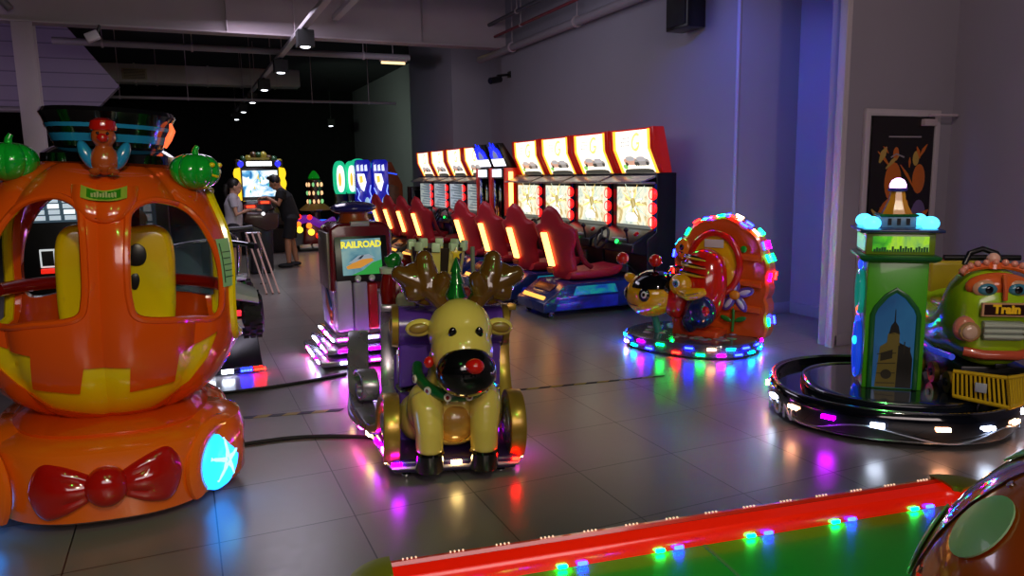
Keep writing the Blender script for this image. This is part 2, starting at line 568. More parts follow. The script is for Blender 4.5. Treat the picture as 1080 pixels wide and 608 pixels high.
pipe_run('wall_pipe', 'thick grey pipe along the top of the long right wall', (WX - 0.10, 5.6, 3.56), (WX - 0.10, 12.8, 3.56), 0.06, PL['pipe'], (0.2, 0.5, 0.8))
pipe_run('wall_conduit', 'thin red pipe above the grey pipe on the right wall', (WX - 0.20, 6.6, 3.80), (WX - 0.20, 12.6, 3.80), 0.022, mat('red_pipe', '#7a3038', 0.5), (0.3, 0.7))
pipe_run('cable_conduit', 'dark cable conduit highest along the right wall', (WX - 0.3, 6.8, 3.98), (WX - 0.3, 12.4, 3.98), 0.03, mat('dark_conduit', '#4b4a50', 0.5), (0.3, 0.7))
t = thing('air_duct', 'long flat grey air duct with a grille under the dark ceiling', 'duct', (-2.6, 19.0, 3.68))
MB().bx(0, 5.4, -0.25, 0.25, 0, 0.39).build('duct', mat('duct_metal', '#b8b4aa', 0.55), t, bevel=0.01)
for k in range(4):
    MB().bx(0.35 + k * 1.5, 0.39 + k * 1.5, -0.27, 0.27, -0.02, 0.41).build('flange', mat('duct_metal', '#b8b4aa', 0.55), t, bevel=0.004)
for k in (0.5, 2.3, 4.1):
    MB().cyl((k, -0.27, -0.01), (k, -0.27, 4.549 - 3.68), 0.008, n=6).cyl((k, 0.27, -0.01), (k, 0.27, 4.549 - 3.68), 0.008, n=6).bx(k - .02, k + .02, -0.28, 0.28, -0.02, 0.0).build('hanger', PL['steel'], t)
g_ = MB().prism([(1.62, 0.05), (2.12, 0.05), (2.12, 0.29), (1.62, 0.29)], -0.275, -0.252, 'xz').build('grille', mat('grille_frame', '#a09a78', 0.5), t, bevel=0.004)
b_ = MB()
for k in range(7):
    b_.bx(1.66, 2.08, -0.283, -0.276, 0.075 + k * 0.029, 0.085 + k * 0.029)
b_.build('louvre', mat('grille_dark', '#3a372f', 0.6), g_)
t = thing('lighting_track', 'pale lighting track running down the hall under the ceiling', 'track', (1.70, 7.6, 3.565))
MB().bx(-0.045, 0.045, 0, 18.5, -0.03, 0.03).build('rail', PL['white'], t, bevel=0.004)
for k in range(6):
    MB().cyl((0, 0.8 + k * 3.2, 0.03), (0, 0.8 + k * 3.2, 0.984), 0.008, n=6).build('drop_rod', PL['steel'], t)
t = thing('lighting_rail_stub', 'short pale steel rail right of the lighting track', 'rail', (2.28, 8.0, 3.86))
MB().bx(-0.05, 0.05, 0, 3.5, -0.035, 0.035).build('rail', PL['white'], t, bevel=0.004)
for k in (0.5, 3.0):
    MB().cyl((0, k, 0.035), (0, k, 0.689), 0.008, n=6).build('drop_rod', PL['steel'], t)

lens = glow('lamp_white', '#eef3ff', 6.0)
def make_downlight():
    t = thing('track_downlight', '', 'light', (0, 0, 0))
    MB().loft([[V(x * k, y * k, z) for x, y in ((-1, -1), (1, -1), (1, 1), (-1, 1))] for k, z in ((0.085, 0.0), (0.11, 0.0), (0.11, 0.205), (0.10, 0.215), (0.03, 0.216))]).build('housing', mat('lamp_housing', '#050506', 0.6), t)
    MB().lathe([(0.0, -0.018), (0.05, -0.012), (0.085, 0.012), (0, 0.02)], 20).build('lens', lens, t)
    MB().bx(-0.02, 0.02, -0.05, 0.05, 0.21, 0.235).build('clamp', PL['black'], t, bevel=0.004)
    return t
dl = make_downlight()
ord_ = ['nearest and largest', 'second from the viewer', 'third from the viewer', 'fourth from the viewer', 'fifth from the viewer', 'sixth and farthest']
for k in range(6):
    o = dl if k == 0 else copy_tree(dl)
    o.location = (1.70, 10.72 + k * 2.7, 3.296)
    o['label'] = 'black track downlight on the long ceiling track, ' + ord_[k]
    o['group'] = 'downlights on the ceiling track'
    s = spot('downlight_lamp', (1.70, 10.72 + k * 2.7, 3.275), (1.70, 10.72 + k * 2.7, 0), 90, (0.86, 0.84, 1.0), 70, 0.6, 0.06)
o = copy_tree(dl)
o.location = (4.45, 24.0, 3.12)
o['label'] = 'single black downlight on a drop rod before the back wall, right of the track lamps'
MB().cyl((0, 0, 0.225), (0, 0, 1.43), 0.012, n=8).build('drop_rod', PL['black'], o)

# left pillar, brace, bulkhead
t = thing('steel_pillar', 'grey steel pillar at the far left behind the pumpkin carriage', 'pillar', (-1.72, 11.85, 0))
MB().bx(-0.12, 0.12, -0.13, -0.11, 0, 3.598).bx(-0.12, 0.12, 0.11, 0.13, 0, 3.598).bx(-0.011, 0.011, -0.11, 0.11, 0, 3.598).build('column', PL['steel'], t, bevel=0.004)
MB().bx(-0.2, 0.2, -0.2, 0.2, 0, 0.02).build('base_plate', PL['steel'], t, bevel=0.003)
t = thing('roof_brace', 'slanted pale steel brace running up left from the pillar', 'brace', (-1.85, 11.60, 3.60))
MB().cyl((0.05, 0, 0.12), (-0.62, -0.05, 0.93), 0.05, n=12).build('bar', PL['pipe'], t)
t = thing('shopfront_bulkhead', 'lilac ribbed panel hanging behind the left pillar', 'panel', (-3.6, 15.2, 0))
MB().prism([(-2.5, 2.78), (2.35, 2.78), (2.75, 3.2), (2.0, 4.2), (1.8, 4.5), (-2.5, 4.5)], 0, 0.25, 'xz').build('cladding', slat_material(), t)
MB().cyl((-2.5, -0.05, 2.76), (2.35, -0.05, 2.76), 0.05).build('lower_rail', PL['pipe'], t)
for x in (-2.3, -0.7):
    MB().bx(x, x + .12, .04, .2, 0, 2.72).build('post', PL['steel'], t)
t = thing('orange_signboard', 'dim orange board at the far left edge behind the carriage', 'sign', (-3.6, 14.6, 0))
MB().bx(-0.9, 0.85, 0, 0.08, 1.75, 2.42).build('board', mat('orange_board', '#8a4a22', 0.6), t, bevel=0.01)
for x in (-0.7, 0.6):
    MB().bx(x, x + .08, 0.02, 0.08, 0, 1.76).build('post', PL['steel'], t)
t = thing('floodlight', 'white twin floodlight clamped under the roof beam near the pillar', 'light', (-0.92, 11.70, 3.45))
MB().box((0, 0, 0), (0.17, 0.12, 0.12), rot('Y', -25)).build('housing', mat('flood_white', '#c9c0c4', 0.4), t, bevel=0.015)
MB().cyl((0.05, 0.0, 0.03), (0.10, 0, 0.15), 0.02, n=10).build('bracket', PL['black'], t)
for i, (x, y, z, l) in enumerate(((4.75, 13.2, 3.93, 'long lit fluorescent tube in the dark gap near the right wall'), (3.75, 13.8, 3.62, 'short warm tube light under the pale pipe'))):
    t = thing('tube_light', l, 'light', (x, y, z))
    MB().bx(-0.45 + .2 * i, 0.45 - .2 * i, -0.04, 0.04, 0, 0.04).cyl((0, 0, 0.04), (0, 0, 4.549 - z), 0.008, n=6).build('fitting', PL['steel'], t)
    MB().cyl((-0.42 + .2 * i, 0, -0.025), (0.42 - .2 * i, 0, -0.025), 0.022, n=10).build('tube', glow('tube_warm', '#ffdfa0', 1.6), t)

t = thing('wall_speaker', 'black box loudspeaker high on the right wall', 'speaker', (WX, 6.75, 3.02))
MB().bx(-0.26, -0.03, -0.19, 0.19, 0, 0.5).build('cabinet', PL['black'], t, bevel=0.012)
MB().bx(-0.275, -0.26, -0.16, 0.16, 0.03, 0.47).build('grille', mat('speaker_cloth', '#161617', 0.9), t, bevel=0.004)
MB().bx(-0.03, 0, -0.06, 0.06, 0.1, 0.4).build('bracket', PL['steel'], t)
t = thing('security_camera', 'small black security camera at the left end of the right wall', 'camera', (WX, 11.7, 3.10))
MB().cyl((-0.18, 0, 0.0), (-0.40, -0.12, -0.05), 0.055, n=16).build('body', PL['black'], t)
MB().cyl((-0.40, -0.12, -0.05), (-0.415, -0.128, -0.054), 0.04, n=16).build('lens', mat('lens_glass', '#222233', 0.05), t)
MB().cyl((0.01, 0, 0.08), (-0.24, -0.03, 0.05), 0.02, n=10).bx(-0.02, 0, -0.05, 0.05, 0.03, 0.13).cyl((-0.24, -0.03, 0.05), (-0.24, -0.03, 0.0), 0.02, n=8).build('bracket', PL['black'], t)

# floor marks and cables
def cable(name, label, pts, r=0.012):
    return tag(MB().tube(bez([Vector(p) for p in pts], 40), r, 8).build(name, PL['rubber']), label, 'cable')
cable('power_cable', 'black cable curving over the floor from carriage to sleigh', [(0.05, 4.42, .012), (0.30, 4.43, .012), (0.55, 4.40, .012), (0.82, 4.28, .012), (0.98, 4.15, .012)])
cable('power_cable', 'black cable straight across the aisle behind the hazard tape', [(0.02, 5.62, .012), (0.4, 5.60, .012), (0.75, 5.64, .012), (1.08, 5.72, .012)])
def tape(name, label, p0, p1, w=0.05):
    t = thing(name, label, 'tape', (p0[0], p0[1], 0))
    d = Vector((p1[0] - p0[0], p1[1] - p0[1], 0))
    n = int(d.length / 0.09)
    s = Vector((-d.y, d.x, 0)).normalized() * w / 2
    mb = MB()
    for i in range(n):
        a, b = d * (i / n), d * ((i + 1) / n)
        sk = d.normalized() * 0.03
        mb.m(i % 2)
        mb.grid([[a - s + V(0, 0, .0015), b - s + V(0, 0, .0015)], [a + s + sk + V(0, 0, .0015), b + s + sk + V(0, 0, .0015)]])
    mb.build('strip', [mat('tape_black', '#111111', 0.6), mat('tape_yellow', '#a38f2e', 0.6)], t, smooth=0, solid=0.002)
    return t
tape('hazard_tape', 'black and yellow hazard tape across the aisle between carriage and sleigh', (0.05, 5.02), (0.86, 4.86))
tape('floor_tape', 'worn black and yellow tape on the tiles right of the sleigh', (1.72, 4.80), (3.25, 4.58), 0.03)
# ------------------------------------------------------------------ pumpkin carriage ride
ORG = mat('orange_fibreglass', '#e0500c', 0.16, coat=0.8, var=0.04, scale=3)
ORG2 = mat('bright_orange_fibreglass', '#f06a10', 0.18, coat=0.8, var=0.04, scale=3)
YEL = mat('yellow_fibreglass', '#eccc08', 0.2, coat=0.6, var=0.04, scale=3)
RED = mat('red_fibreglass', '#b3140c', 0.12, coat=1.0)
GRN = mat('green_fibreglass', '#0f9a2c', 0.16, coat=0.9, var=0.1, scale=20)
BLK = mat('gloss_black', '#08080a', 0.1, coat=1.0)
BLUE = mat('gloss_blue', '#1f7fb8', 0.2, coat=0.8)
BRN = mat('brown_fibreglass', '#a8481c', 0.18, coat=0.9)
DGREY = mat('dark_grey_plastic', '#24262b', 0.4)
led_blue = glow('led_ice_blue', '#188cff', 4.5)

def pk_r(phi, z, R=0.625, zc=1.02, hh=0.645):
    t = min(1.0, abs((z - zc) / hh))
    r = R * max(0.0, 1 - t ** 2.6) ** (1 / 2.3)
    k = abs(sin(4.5 * (phi + pi / 2)))            # furrow at the front centre
    return r * (1 - 0.055 * (1 - k) ** 2.2)

def pk_surface(mb, R, zc, hh, nphi=144, nz=44):
    rows = []
    for i in range(nz + 1):
        s = -1 + 2 * i / nz
        z = zc + hh * sin(s * pi / 2) * 0.999
        rows.append([(pk_r(2 * pi * j / nphi, z, R, zc, hh) * cos(2 * pi * j / nphi), pk_r(2 * pi * j / nphi, z, R, zc, hh) * sin(2 * pi * j / nphi), z) for j in range(nphi)])
    mb.grid(rows, closev=True, cap0=True, cap1=True)

def on_front(x, z, off=0.0):
    """point of the front skin above local x, z"""
    phi = -pi / 2
    for _ in range(12):
        r = pk_r(phi, z) + off
        phi = -math.acos(max(-1, min(1, x / max(r, 1e-3))))
    return Vector((r * cos(phi), r * sin(phi), z))

pc = thing('pumpkin_carriage', 'big glossy orange pumpkin carriage ride with yellow grin and black hat', 'kiddie ride', (-0.40, 4.19, 0.0))
pc.rotation_euler = (0, radians(2.6), 0)
mb = MB()
pk_surface(mb, 0.625, 1.02, 0.645)
shell = mb.build('pumpkin_shell', ORG)
mb = MB(); pk_surface(mb, 0.575, 1.02, 0.595)
inner = mb.build('cutter', ORG)
C0 = 0.03
eye = [(0.095, 1.41), (0.15, 1.455), (0.22, 1.462), (0.32, 1.425), (0.40, 1.33), (0.455, 1.19), (0.47, 1.03), (0.44, 0.91), (0.28, 0.925), (0.12, 0.95), (0.085, 1.03), (0.08, 1.18), (0.085, 1.32)]
eyeR = closed_curve([Vector((C0 + x, z)) for x, z in eye], 6)
eyeL = closed_curve([Vector((C0 - x, z + 0.01)) for x, z in reversed(eye)], 6)
cuts = [inner]
for e in (eyeR, eyeL):
    cuts.append(MB().prism([(p.x, p.y) for p in e], -1.0, 1.0, 'xz').build('cutter', ORG, smooth=0))
door = closed_curve([Vector(p) for p in ((-0.20, 1.46), (0.05, 1.50), (0.26, 1.42), (0.36, 1.15), (0.33, 0.85), (0.10, 0.76), (-0.20, 0.78), (-0.30, 0.95), (-0.28, 1.25))], 6)
cuts.append(MB().prism([(p.x, p.y) for p in door], -1.0, 1.0, 'yz').build('cutter', ORG, smooth=0))
mouth = [(0.475, 0.835), (0.39, 0.795), (0.305, 0.765), (0.28, 0.62), (0.095, 0.60), (0.105, 0.725), (-0.075, 0.735), (-0.10, 0.61), (-0.285, 0.632), (-0.275, 0.795), (-0.36, 0.81), (-0.46, 0.85),
         (-0.43, 0.74), (-0.345, 0.635), (-0.225, 0.525), (-0.03, 0.468), (0.17, 0.475), (0.34, 0.595), (0.43, 0.715)]
cuts.append(MB().prism(mouth, -1.0, -0.2, 'xz').build('cutter', ORG, smooth=0))
cut(shell, cuts)
shell.parent = pc
# grin: a yellow liner a little behind the skin
def liner(mb, pts, off, step=0.012):
    pass
rows = []
for i in range(25):
    z = 0.435 + 0.46 * i / 24
    rows.append([on_front(-0.50 + 1.0 * j / 40, z, -0.02) for j in range(41)])
MB().grid(rows).build('grin', YEL, pc, solid=0.008)
for e in (eyeR, eyeL):
    MB().tube([on_front(p.x, p.y, -0.004) for p in e], 0.016, 8, closed=True).build('window_rim', ORG, pc)
for s in (-1, 1):
    pts = []
    for p in door:
        y, z = p.x, p.y
        r = pk_r(0, z)
        for _ in range(4):
            x = sqrt(max(0.01, r * r - y * y)); r = pk_r(atan2(y, s * x), z)
        pts.append((s * (x - 0.002), y, z))
    MB().tube(pts, 0.024, 8, closed=True).build('door_trim', YEL, pc)
# cab floor, bench, rear acrylic
MB().lathe([(0.0, 0.63), (0.40, 0.63), (0.42, 0.66), (0.0, 0.66)], 36).build('cab_floor', mat('cab_floor_blue', '#1b2c55', 0.5), pc)
mb = MB()
oc = closed_curve([Vector(p) for p in ((-0.17, 0.70), (-0.26, 0.80), (-0.275, 1.05), (-0.265, 1.24), (-0.20, 1.315), (-0.06, 1.31), (0.06, 1.31), (0.20, 1.315), (0.265, 1.24), (0.275, 1.05), (0.26, 0.80), (0.17, 0.70))], 5)
mb.prism([(p.x + 0.02, p.y) for p in oc], 0.08, 0.20, 'xz')
seat = mb.build('seat_back', YEL, pc, bevel=0.04, seg=4)
eo = [(0.06, 1.20), (0.10, 1.225), (0.135, 1.20), (0.14, 1.15), (0.115, 1.115), (0.06, 1.12)]
no = [(0.065, 1.06), (0.095, 1.07), (0.105, 1.035), (0.09, 0.99), (0.065, 1.0)]
for s in (-1, 1):
    for q in (eo, no):
        c_ = closed_curve([Vector((s * x + 0.02, z)) for x, z in q], 5)
        MB().prism([(p.x, p.y) for p in c_], 0.066, 0.083, 'xz').build('seat_hole', mat('seat_dark', '#15181d', 0.3), pc, bevel=0.004)
MB().bx(-0.28, 0.30, -0.22, 0.14, 0.66, 0.80).build('bench', YEL, pc, bevel=0.04, seg=3)
glass = mat('tinted_acrylic', '#5c7f96', 0.05, alpha=0.55)
mb = MB()
rows = []
for i in range(10):
    z = 0.92 + 0.55 * i / 9
    rows.append([(pk_r(0.5, z) * 0.93 * cos(radians(a)), pk_r(0.5, z) * 0.93 * sin(radians(a)), z) for a in range(30, 86, 5)])
mb.grid(rows).build('rear_window', glass, pc, solid=0.006)
MB().tube([(0.55 * cos(radians(a)), 0.55 * sin(radians(a)), 0.99) for a in range(20, 161, 10)], 0.035, 10).build('rear_rail', mat('dark_red_rail', '#8c1208', 0.3, coat=0.5), pc)
# side sticker
st = MB()
def side_pt(a, z, off):
    a = radians(a)
    r = pk_r(a, z) + off
    return V(r * cos(a), r * sin(a), z)
def side_quad(mb, a0, a1, z0, z1, off):
    mb.grid([[side_pt(a0 + (a1 - a0) * i / 4 + (z - 1.16) * -6, z, off) for i in range(5)] for z in [z0 + (z1 - z0) * k / 6 for k in range(7)]])
side_quad(st.m(0), -38, -27, 1.05, 1.28, 0.014)
for k in range(5):
    side_quad(st.m(1), -36, -30 - (k % 2), 1.215 - k * 0.03, 1.219 - k * 0.03, 0.017)
for a in (-37, -28.4):
    side_quad(st.m(1), a, a + 0.4, 1.07, 1.26, 0.017)
st.build('notice_sticker', [mat('sticker_green', '#93c48a', 0.5), mat('sticker_ink', '#2c4a2e', 0.6)], pc, solid=0.003)

# bumper base with wheel arches
def plan(a, k=1.0):
    """rounded plan of the base at angle a"""
    e = 2.6
    c, s = cos(a), sin(a)
    return Vector((0.53 * k * math.copysign(abs(c) ** (2 / e), c), 0.68 * k * math.copysign(abs(s) ** (2 / e), s)))
def base_ring(k, z, dx=0.0):
    return [V(plan(2 * pi * j / 72, k).x, plan(2 * pi * j / 72, k).y * (1.0 if j > 36 else 0.85), z) for j in range(72)]
bump = MB().loft([base_ring(0.93, 0.055), base_ring(0.96, 0.07), base_ring(0.985, 0.22), base_ring(1.0, 0.345), base_ring(0.99, 0.38), base_ring(0.945, 0.402), base_ring(0.8, 0.415)]).build('bumper', ORG2, pc)
MB().loft([base_ring(0.80, 0.02), base_ring(0.80, 0.09)]).build('undercarriage', PL['black'], pc)
MB().loft([base_ring(0.70, 0.39), base_ring(0.80, 0.405), base_ring(0.81, 0.43), base_ring(0.74, 0.445)]).build('body_collar', ORG, pc)
for x, y in ((-0.32, -0.42), (0.34, -0.38), (-0.3, 0.38), (0.3, 0.38)):
    MB().lathe([(0, -0.005 - (0.013 * x / .32)), (0.03, -0.005 - (0.013 * x / .32)), (0.03, 0.01), (0.012, 0.014), (0.012, 0.05), (0, 0.05)], 16, (x, y, 0.013)).build('levelling_foot', PL['chrome'], pc)
for s in (-1, 1):
    n = Vector((s * 0.80, -0.60, 0.05)).normalized()
    c = V(s * 0.445 + (0.0 if s > 0 else -0.05), -0.44, 0.215)
    R = n.to_track_quat('Z', 'Y').to_matrix()
    w = MB().lathe([(0.0, 0.045), (0.05, 0.05), (0.10, 0.04), (0.13, 0.022), (0.145, 0.0), (0.145, -0.05), (0.0, -0.05)], 36, c + n * 0.02, R).build('wheel_light', led_blue, pc)
    sp = MB()
    for k in range(5):
        a = k * 2 * pi / 5 + 0.3
        d = R @ V(cos(a), sin(a), 0)
        sp.tube([c + n * 0.072 + d * 0.015, c + n * 0.062 + d * 0.07, c + n * 0.045 + d * 0.105], [0.012, 0.010, 0.014], 8)
    sp.build('spoke', glow('led_white_blue', '#70dcff', 4.0), w)
    arch = [c + R @ V(0.152 * cos(a), 0.152 * sin(a), 0.02) for a in [radians(q) for q in range(-15, 196, 12)]]
    up = R @ V(0, 1, 0)
    MB().tube([c + n * 0.005 + (R @ V(1, 0, 0)) * 0.168 * cos(radians(q)) + V(0, 0, 1) * 0.176 * sin(radians(q)) for q in range(-40, 221, 13)], 0.032, 10, flat=1.5).build('wheel_arch', ORG2, pc)
    MB().loft([[V(c.x - s * 0.03 + s * 0.20 * cos(b) * k, c.y + 0.22 + 0.30 * sin(b) * k, z) for b in [2 * pi * j / 32 for j in range(32)]] for k, z in ((0.82, 0.09), (0.9, 0.12), (0.92, 0.32), (0.8, 0.40), (0.5, 0.43))]).build('fender', ORG2, pc)
# bow tie
def lobe(s):
    mb = MB()
    rings = []
    for i in range(23):
        t = sin(i / 22 * pi / 2)
        w = 1.28 * (0.030 + 0.072 * sin(min(1, t * 1.2) * pi / 2)) * (1 if t < 0.72 else sqrt(max(0.02, 1 - ((t - 0.72) / 0.282) ** 2)))
        th = 0.028 + 0.030 * sin(t * pi)
        x = 0.03 + t * 0.268
        rg = []
        for j in range(28):
            b = 2 * pi * j / 28
            fold = 1 - 0.30 * exp(-((abs(sin(b)) - 0.45) / 0.16) ** 2) * (1 if cos(b) > 0 else 0) * sin(min(1, t * 1.2) * pi)
            px, pz = s * x, w * sin(b) + s * 0.00
            phi = -pi / 2 + px / 0.72
            yy = -sqrt(max(0.01, 1 - abs((px) / 0.53) ** 2.6)) ** (2 / 2.6) * 0.68 if abs(px) < 0.52 else -0.3
            rg.append(V(px, yy + 0.012 - th * cos(b) * fold, 0.235 + pz + px * 0.05))
        rings.append(rg)
    return mb.loft(rings)
bt = lobe(1).build('bow_loop', RED, pc)
lobe(-1).build('bow_loop', RED, pc)
kn = MB()
kn.ball((0, -0.685, 0.235), (0.088, 0.070, 0.092), 28)
kn.build('bow_knot', RED, pc)
# hat, figurine, green pumpkins, plaque
hx, hy = 0.025, -0.02
hat = MB().lathe([(0.0, 1.60), (0.26, 1.60), (0.295, 1.625), (0.295, 1.665), (0.26, 1.69), (0.236, 1.70), (0.238, 1.71), (0.282, 1.83), (0.295, 1.855), (0.285, 1.875), (0.0, 1.885)], 56, (hx, hy, 0)).build('hat', BLK, pc)
for z0, z1 in ((1.722, 1.757), (1.785, 1.803)):
    f = lambda z: 0.238 + (z - 1.71) * 0.3667 + 0.003
    MB().lathe([(f(z0) - 0.01, z0), (f(z0), z0), (f(z1), z1), (f(z1) - 0.01, z1)], 56, (hx, hy, 0)).build('hat_band', BLUE, hat)
fl = glow('feather_light', '#ff6a3c', 1.3)
MB().tube([(hx + 0.245, hy - 0.10, 1.71), (hx + 0.262, hy - 0.11, 1.75), (hx + 0.28, hy - 0.11, 1.79), (hx + 0.272, hy - 0.10, 1.825)], [0.008, 0.016, 0.014, 0.006], 10).build('lit_feather', fl, hat)
fg = thing('hat_figurine', '', None)
bpy.data.objects.remove(fg)
fx, fy = 0.03, -0.42
fig = MB().ball((fx, fy, 1.635), (0.058, 0.05, 0.068), 20).ball((fx, fy - 0.005, 1.735), (0.05, 0.047, 0.05), 20).build('figurine', BRN, pc, remesh=0.006, relax=3)
MB().ball((fx, fy - 0.052, 1.728), (0.024, 0.02, 0.02), 14).build('muzzle', RED, fig)
MB().lathe([(0.052, 0), (0.056, 0.012), (0.05, 0.04), (0.03, 0.052), (0, 0.055)], 20, (fx, fy, 1.762)).build('cap', RED, fig)
for s in (-1, 1):
    MB().ball((fx + s * 0.07, fy + 0.01, 1.655), (0.028, 0.035, 0.065), 16, rot('Y', s * 22)).build('sleeve', BLUE, fig)
    MB().ball((fx + s * 0.019, fy - 0.046, 1.748), 0.007, 10).build('eye', BLK, fig)
    MB().ball((fx + s * 0.035, fy - 0.045, 1.585), (0.025, 0.035, 0.018), 12).build('foot', BRN, fig)
def small_pumpkin(c, face):
    mb = MB()
    rows = []
    for i in range(17):
        a = -pi / 2 + pi * min(max(i / 16, .01), .99)
        rows.append([V(c[0], c[1], c[2]) + V(cos(a) * (1 - 0.10 * (1 - abs(sin(4 * b))) ** 2) * 0.118 * cos(b), cos(a) * (1 - 0.10 * (1 - abs(sin(4 * b))) ** 2) * 0.118 * sin(b), 0.092 * sin(a) * (1 - 0.12 * max(0, sin(a)) ** 6)) for b in [2 * pi * j / 64 for j in range(64)]])
    p = mb.grid(rows, closev=True, cap0=True, cap1=True).build('small_pumpkin', GRN, pc)
    MB().tube([V(*c) + V(0, 0, 0.07), V(*c) + V(0.002, 0, 0.10), V(*c) + V(0.012, 0, 0.118)], [0.02, 0.014, 0.011], 10).build('stem', GRN, p)
    if face:
        a = radians(-32)
        d = V(cos(a), sin(a), 0); t_ = V(-sin(a), cos(a), 0)
        fm = MB()
        for s in (-1, 1):
            fm.ball(V(*c) + d * 0.105 + t_ * s * 0.032 + V(0, 0, 0.03), (0.014, 0.014, 0.012), 12)
        fm.tube([V(*c) + d * (0.113 - abs(k) * 0.018) + t_ * k * 0.045 + V(0, 0, -0.025 + 0.012 * abs(k)) for k in (-1, -.5, 0, .5, 1)], 0.006, 8)
        fm.build('carved_face', YEL, p)
small_pumpkin((0.40, -0.27, 1.60), True)
small_pumpkin((-0.36, -0.22, 1.62), False)
P_ = on_front(C0, 1.48)
mb = MB()
rows = []
for i in range(13):
    t = i / 12
    z = 1.52 - 0.15 * t
    hw = 0.118 * sqrt(max(0, 1 - t ** 2.2)) + 0.004
    rows.append([on_front(C0 + hw * (-1 + 2 * j / 16), z, 0.004 + 0.05 * (1 - t) ** 0.5 * sqrt(max(0, 1 - (-1 + 2 * j / 16) ** 2))) for j in range(17)])
shield = mb.grid(rows).build('shield', ORG, pc, solid=0.02)
mb = MB()
for k, off, hz, hw in ((0, 0.077, 0.026, 0.088), (1, 0.081, 0.019, 0.080)):
    rows = []
    for i in range(5):
        rows.append([on_front(C0 + hw * u, 1.480 + 0.018 * u * u + hz * (-1 + 0.5 * i) * (0.8 + 0.2 * abs(u)), off * sqrt(max(0.05, 1 - (u * .75) ** 2))) for u in [-1 + j / 8 for j in range(17)]])
    mb.m(k).grid(rows)
mb.m(2)
for k in range(9):
    u = -0.55 + k * 0.14
    mb.box(on_front(C0 + 0.08 * u, 1.482, 0.087 * sqrt(1 - (u * .75) ** 2)), (0.006, 0.004, 0.016 + 0.006 * (k % 3)))
mb.build('name_plaque', [mat('plaque_rim', '#9cae3a', 0.35), mat('plaque_green', '#2f7d12', 0.35), mat('plaque_letters', '#8f9a4a', 0.4)], shield, solid=0.004)
# ------------------------------------------------------------------ reindeer sleigh ride (built facing -Y)
CRM = mat('cream_fibreglass', '#d8bd5a', 0.2, coat=0.7, var=0.05, scale=4)
CRM2 = mat('brown_fibreglass_chest', '#a87a34', 0.25, coat=0.5, var=0.05)
ANT = mat('antler_brown', '#5e3c10', 0.18, coat=0.9, var=0.12, scale=10)
PUR = mat('purple_fibreglass', '#5d3aa0', 0.25, coat=0.6)
GOLD = mat('gold_paint', '#b08a36', 0.3, metal=0.6, coat=0.3)
SIL = mat('silver_paint', '#9a93a0', 0.28, metal=0.6)
CHIM = mat('chimney_yellow', '#cdb65a', 0.4)
CHIG = mat('chimney_pale_green', '#b9c8a6', 0.4)
DK = mat('dark_brown_stripe', '#2a1c12', 0.4)
LEDC = dict(
    magenta=glow('led_magenta', '#c400ff', 75), red=glow('led_red', '#ff0a04', 70), warm=glow('led_warm', '#ffd880', 42),
    pink=glow('led_pink', '#ff30b8', 50), white=glow('led_white', '#dce8ff', 42), green=glow('led_green', '#00ff58', 55),
    blue=glow('led_blue', '#0a14ff', 90), orange=glow('led_orange', '#ff5a04', 60), cyan=glow('led_cyan', '#00c8ff', 55), peach=glow('led_peach', '#ffb080', 45))

rs = thing('reindeer_sleigh', 'cream reindeer with black muzzle and red nose pulling a purple and gold sleigh ride', 'kiddie ride', (1.175, 3.43, 0), radians(-13))
rs.rotation_euler = (0, radians(2.2), radians(-13))
rs.scale = (0.92, 1, 1)
# plinth
pl = [(-0.34, 0.0), (0.34, 0.0), (0.36, 0.06), (0.37, 1.25), (0.33, 1.42), (-0.33, 1.42), (-0.37, 1.25), (-0.36, 0.06)]
MB().prism(pl, 0.045, 0.115, 'xy').build('plinth', mat('plinth_purple', '#2c1b4e', 0.3, coat=0.4), rs, bevel=0.02, seg=3)
MB().bx(-0.28, 0.28, 0.12, 1.3, 0.012, 0.05).build('undercarriage', PL['black'], rs, bevel=0.01)
for x in (-0.27, 0.27):
    for y in (0.1, 1.3):
        MB().lathe([(0, 0), (0.028, 0), (0.028, 0.012), (0.01, 0.016), (0.01, 0.05), (0, 0.05)], 14, (x, y, 0)).build('levelling_foot', PL['chrome'], rs)
# sleigh body: curled dash behind the head, flanks, rear bench
MB().cyl((-0.30, 0.36, 0.735), (0.30, 0.36, 0.735), 0.108, n=40).build('dash_roll', PUR, rs)
for s in (-1, 1):
    MB().lathe([(0, 0.0), (0.075, 0.0), (0.113, -0.005), (0.118, -0.04), (0.108, -0.045), (0, -0.045)], 36, (s * 0.345, 0.36, 0.735), rot('Y', 90 * s)).build('roll_cap', GOLD, rs)
    MB().lathe([(0, 0.0), (0.06, 0.004), (0.03, 0.01), (0, 0.012)], 24, (s * 0.345, 0.36, 0.735), rot('Y', 90 * s)).build('roll_boss', YEL, rs)
dash = MB()
dash.prism([(0.30, 0.10), (0.36, 0.10), (0.40, 0.45), (0.44, 0.66), (0.42, 0.80), (0.33, 0.80), (0.31, 0.62), (0.30, 0.40)], -0.30, 0.30, 'yz')
dash.build('dash_panel', PUR, rs, bevel=0.02, seg=3)
body = MB()
for s in (-1, 1):
    body.prism([(0.40, 0.10), (1.36, 0.10), (1.42, 0.35), (1.45, 0.72), (1.30, 0.74), (1.12, 0.55), (0.86, 0.42), (0.62, 0.44), (0.46, 0.56)], s * 0.27, s * 0.325, 'yz')
body.bx(-0.27, 0.27, 0.40, 1.40, 0.10, 0.16)
body.build('sleigh_tub', PUR, rs, bevel=0.015)
MB().bx(-0.27, 0.27, 0.98, 1.30, 0.16, 0.40).bx(-0.27, 0.27, 1.28, 1.40, 0.16, 0.80).build('bench', mat('bench_red', '#8f1a1a', 0.4), rs, bevel=0.03, seg=3)
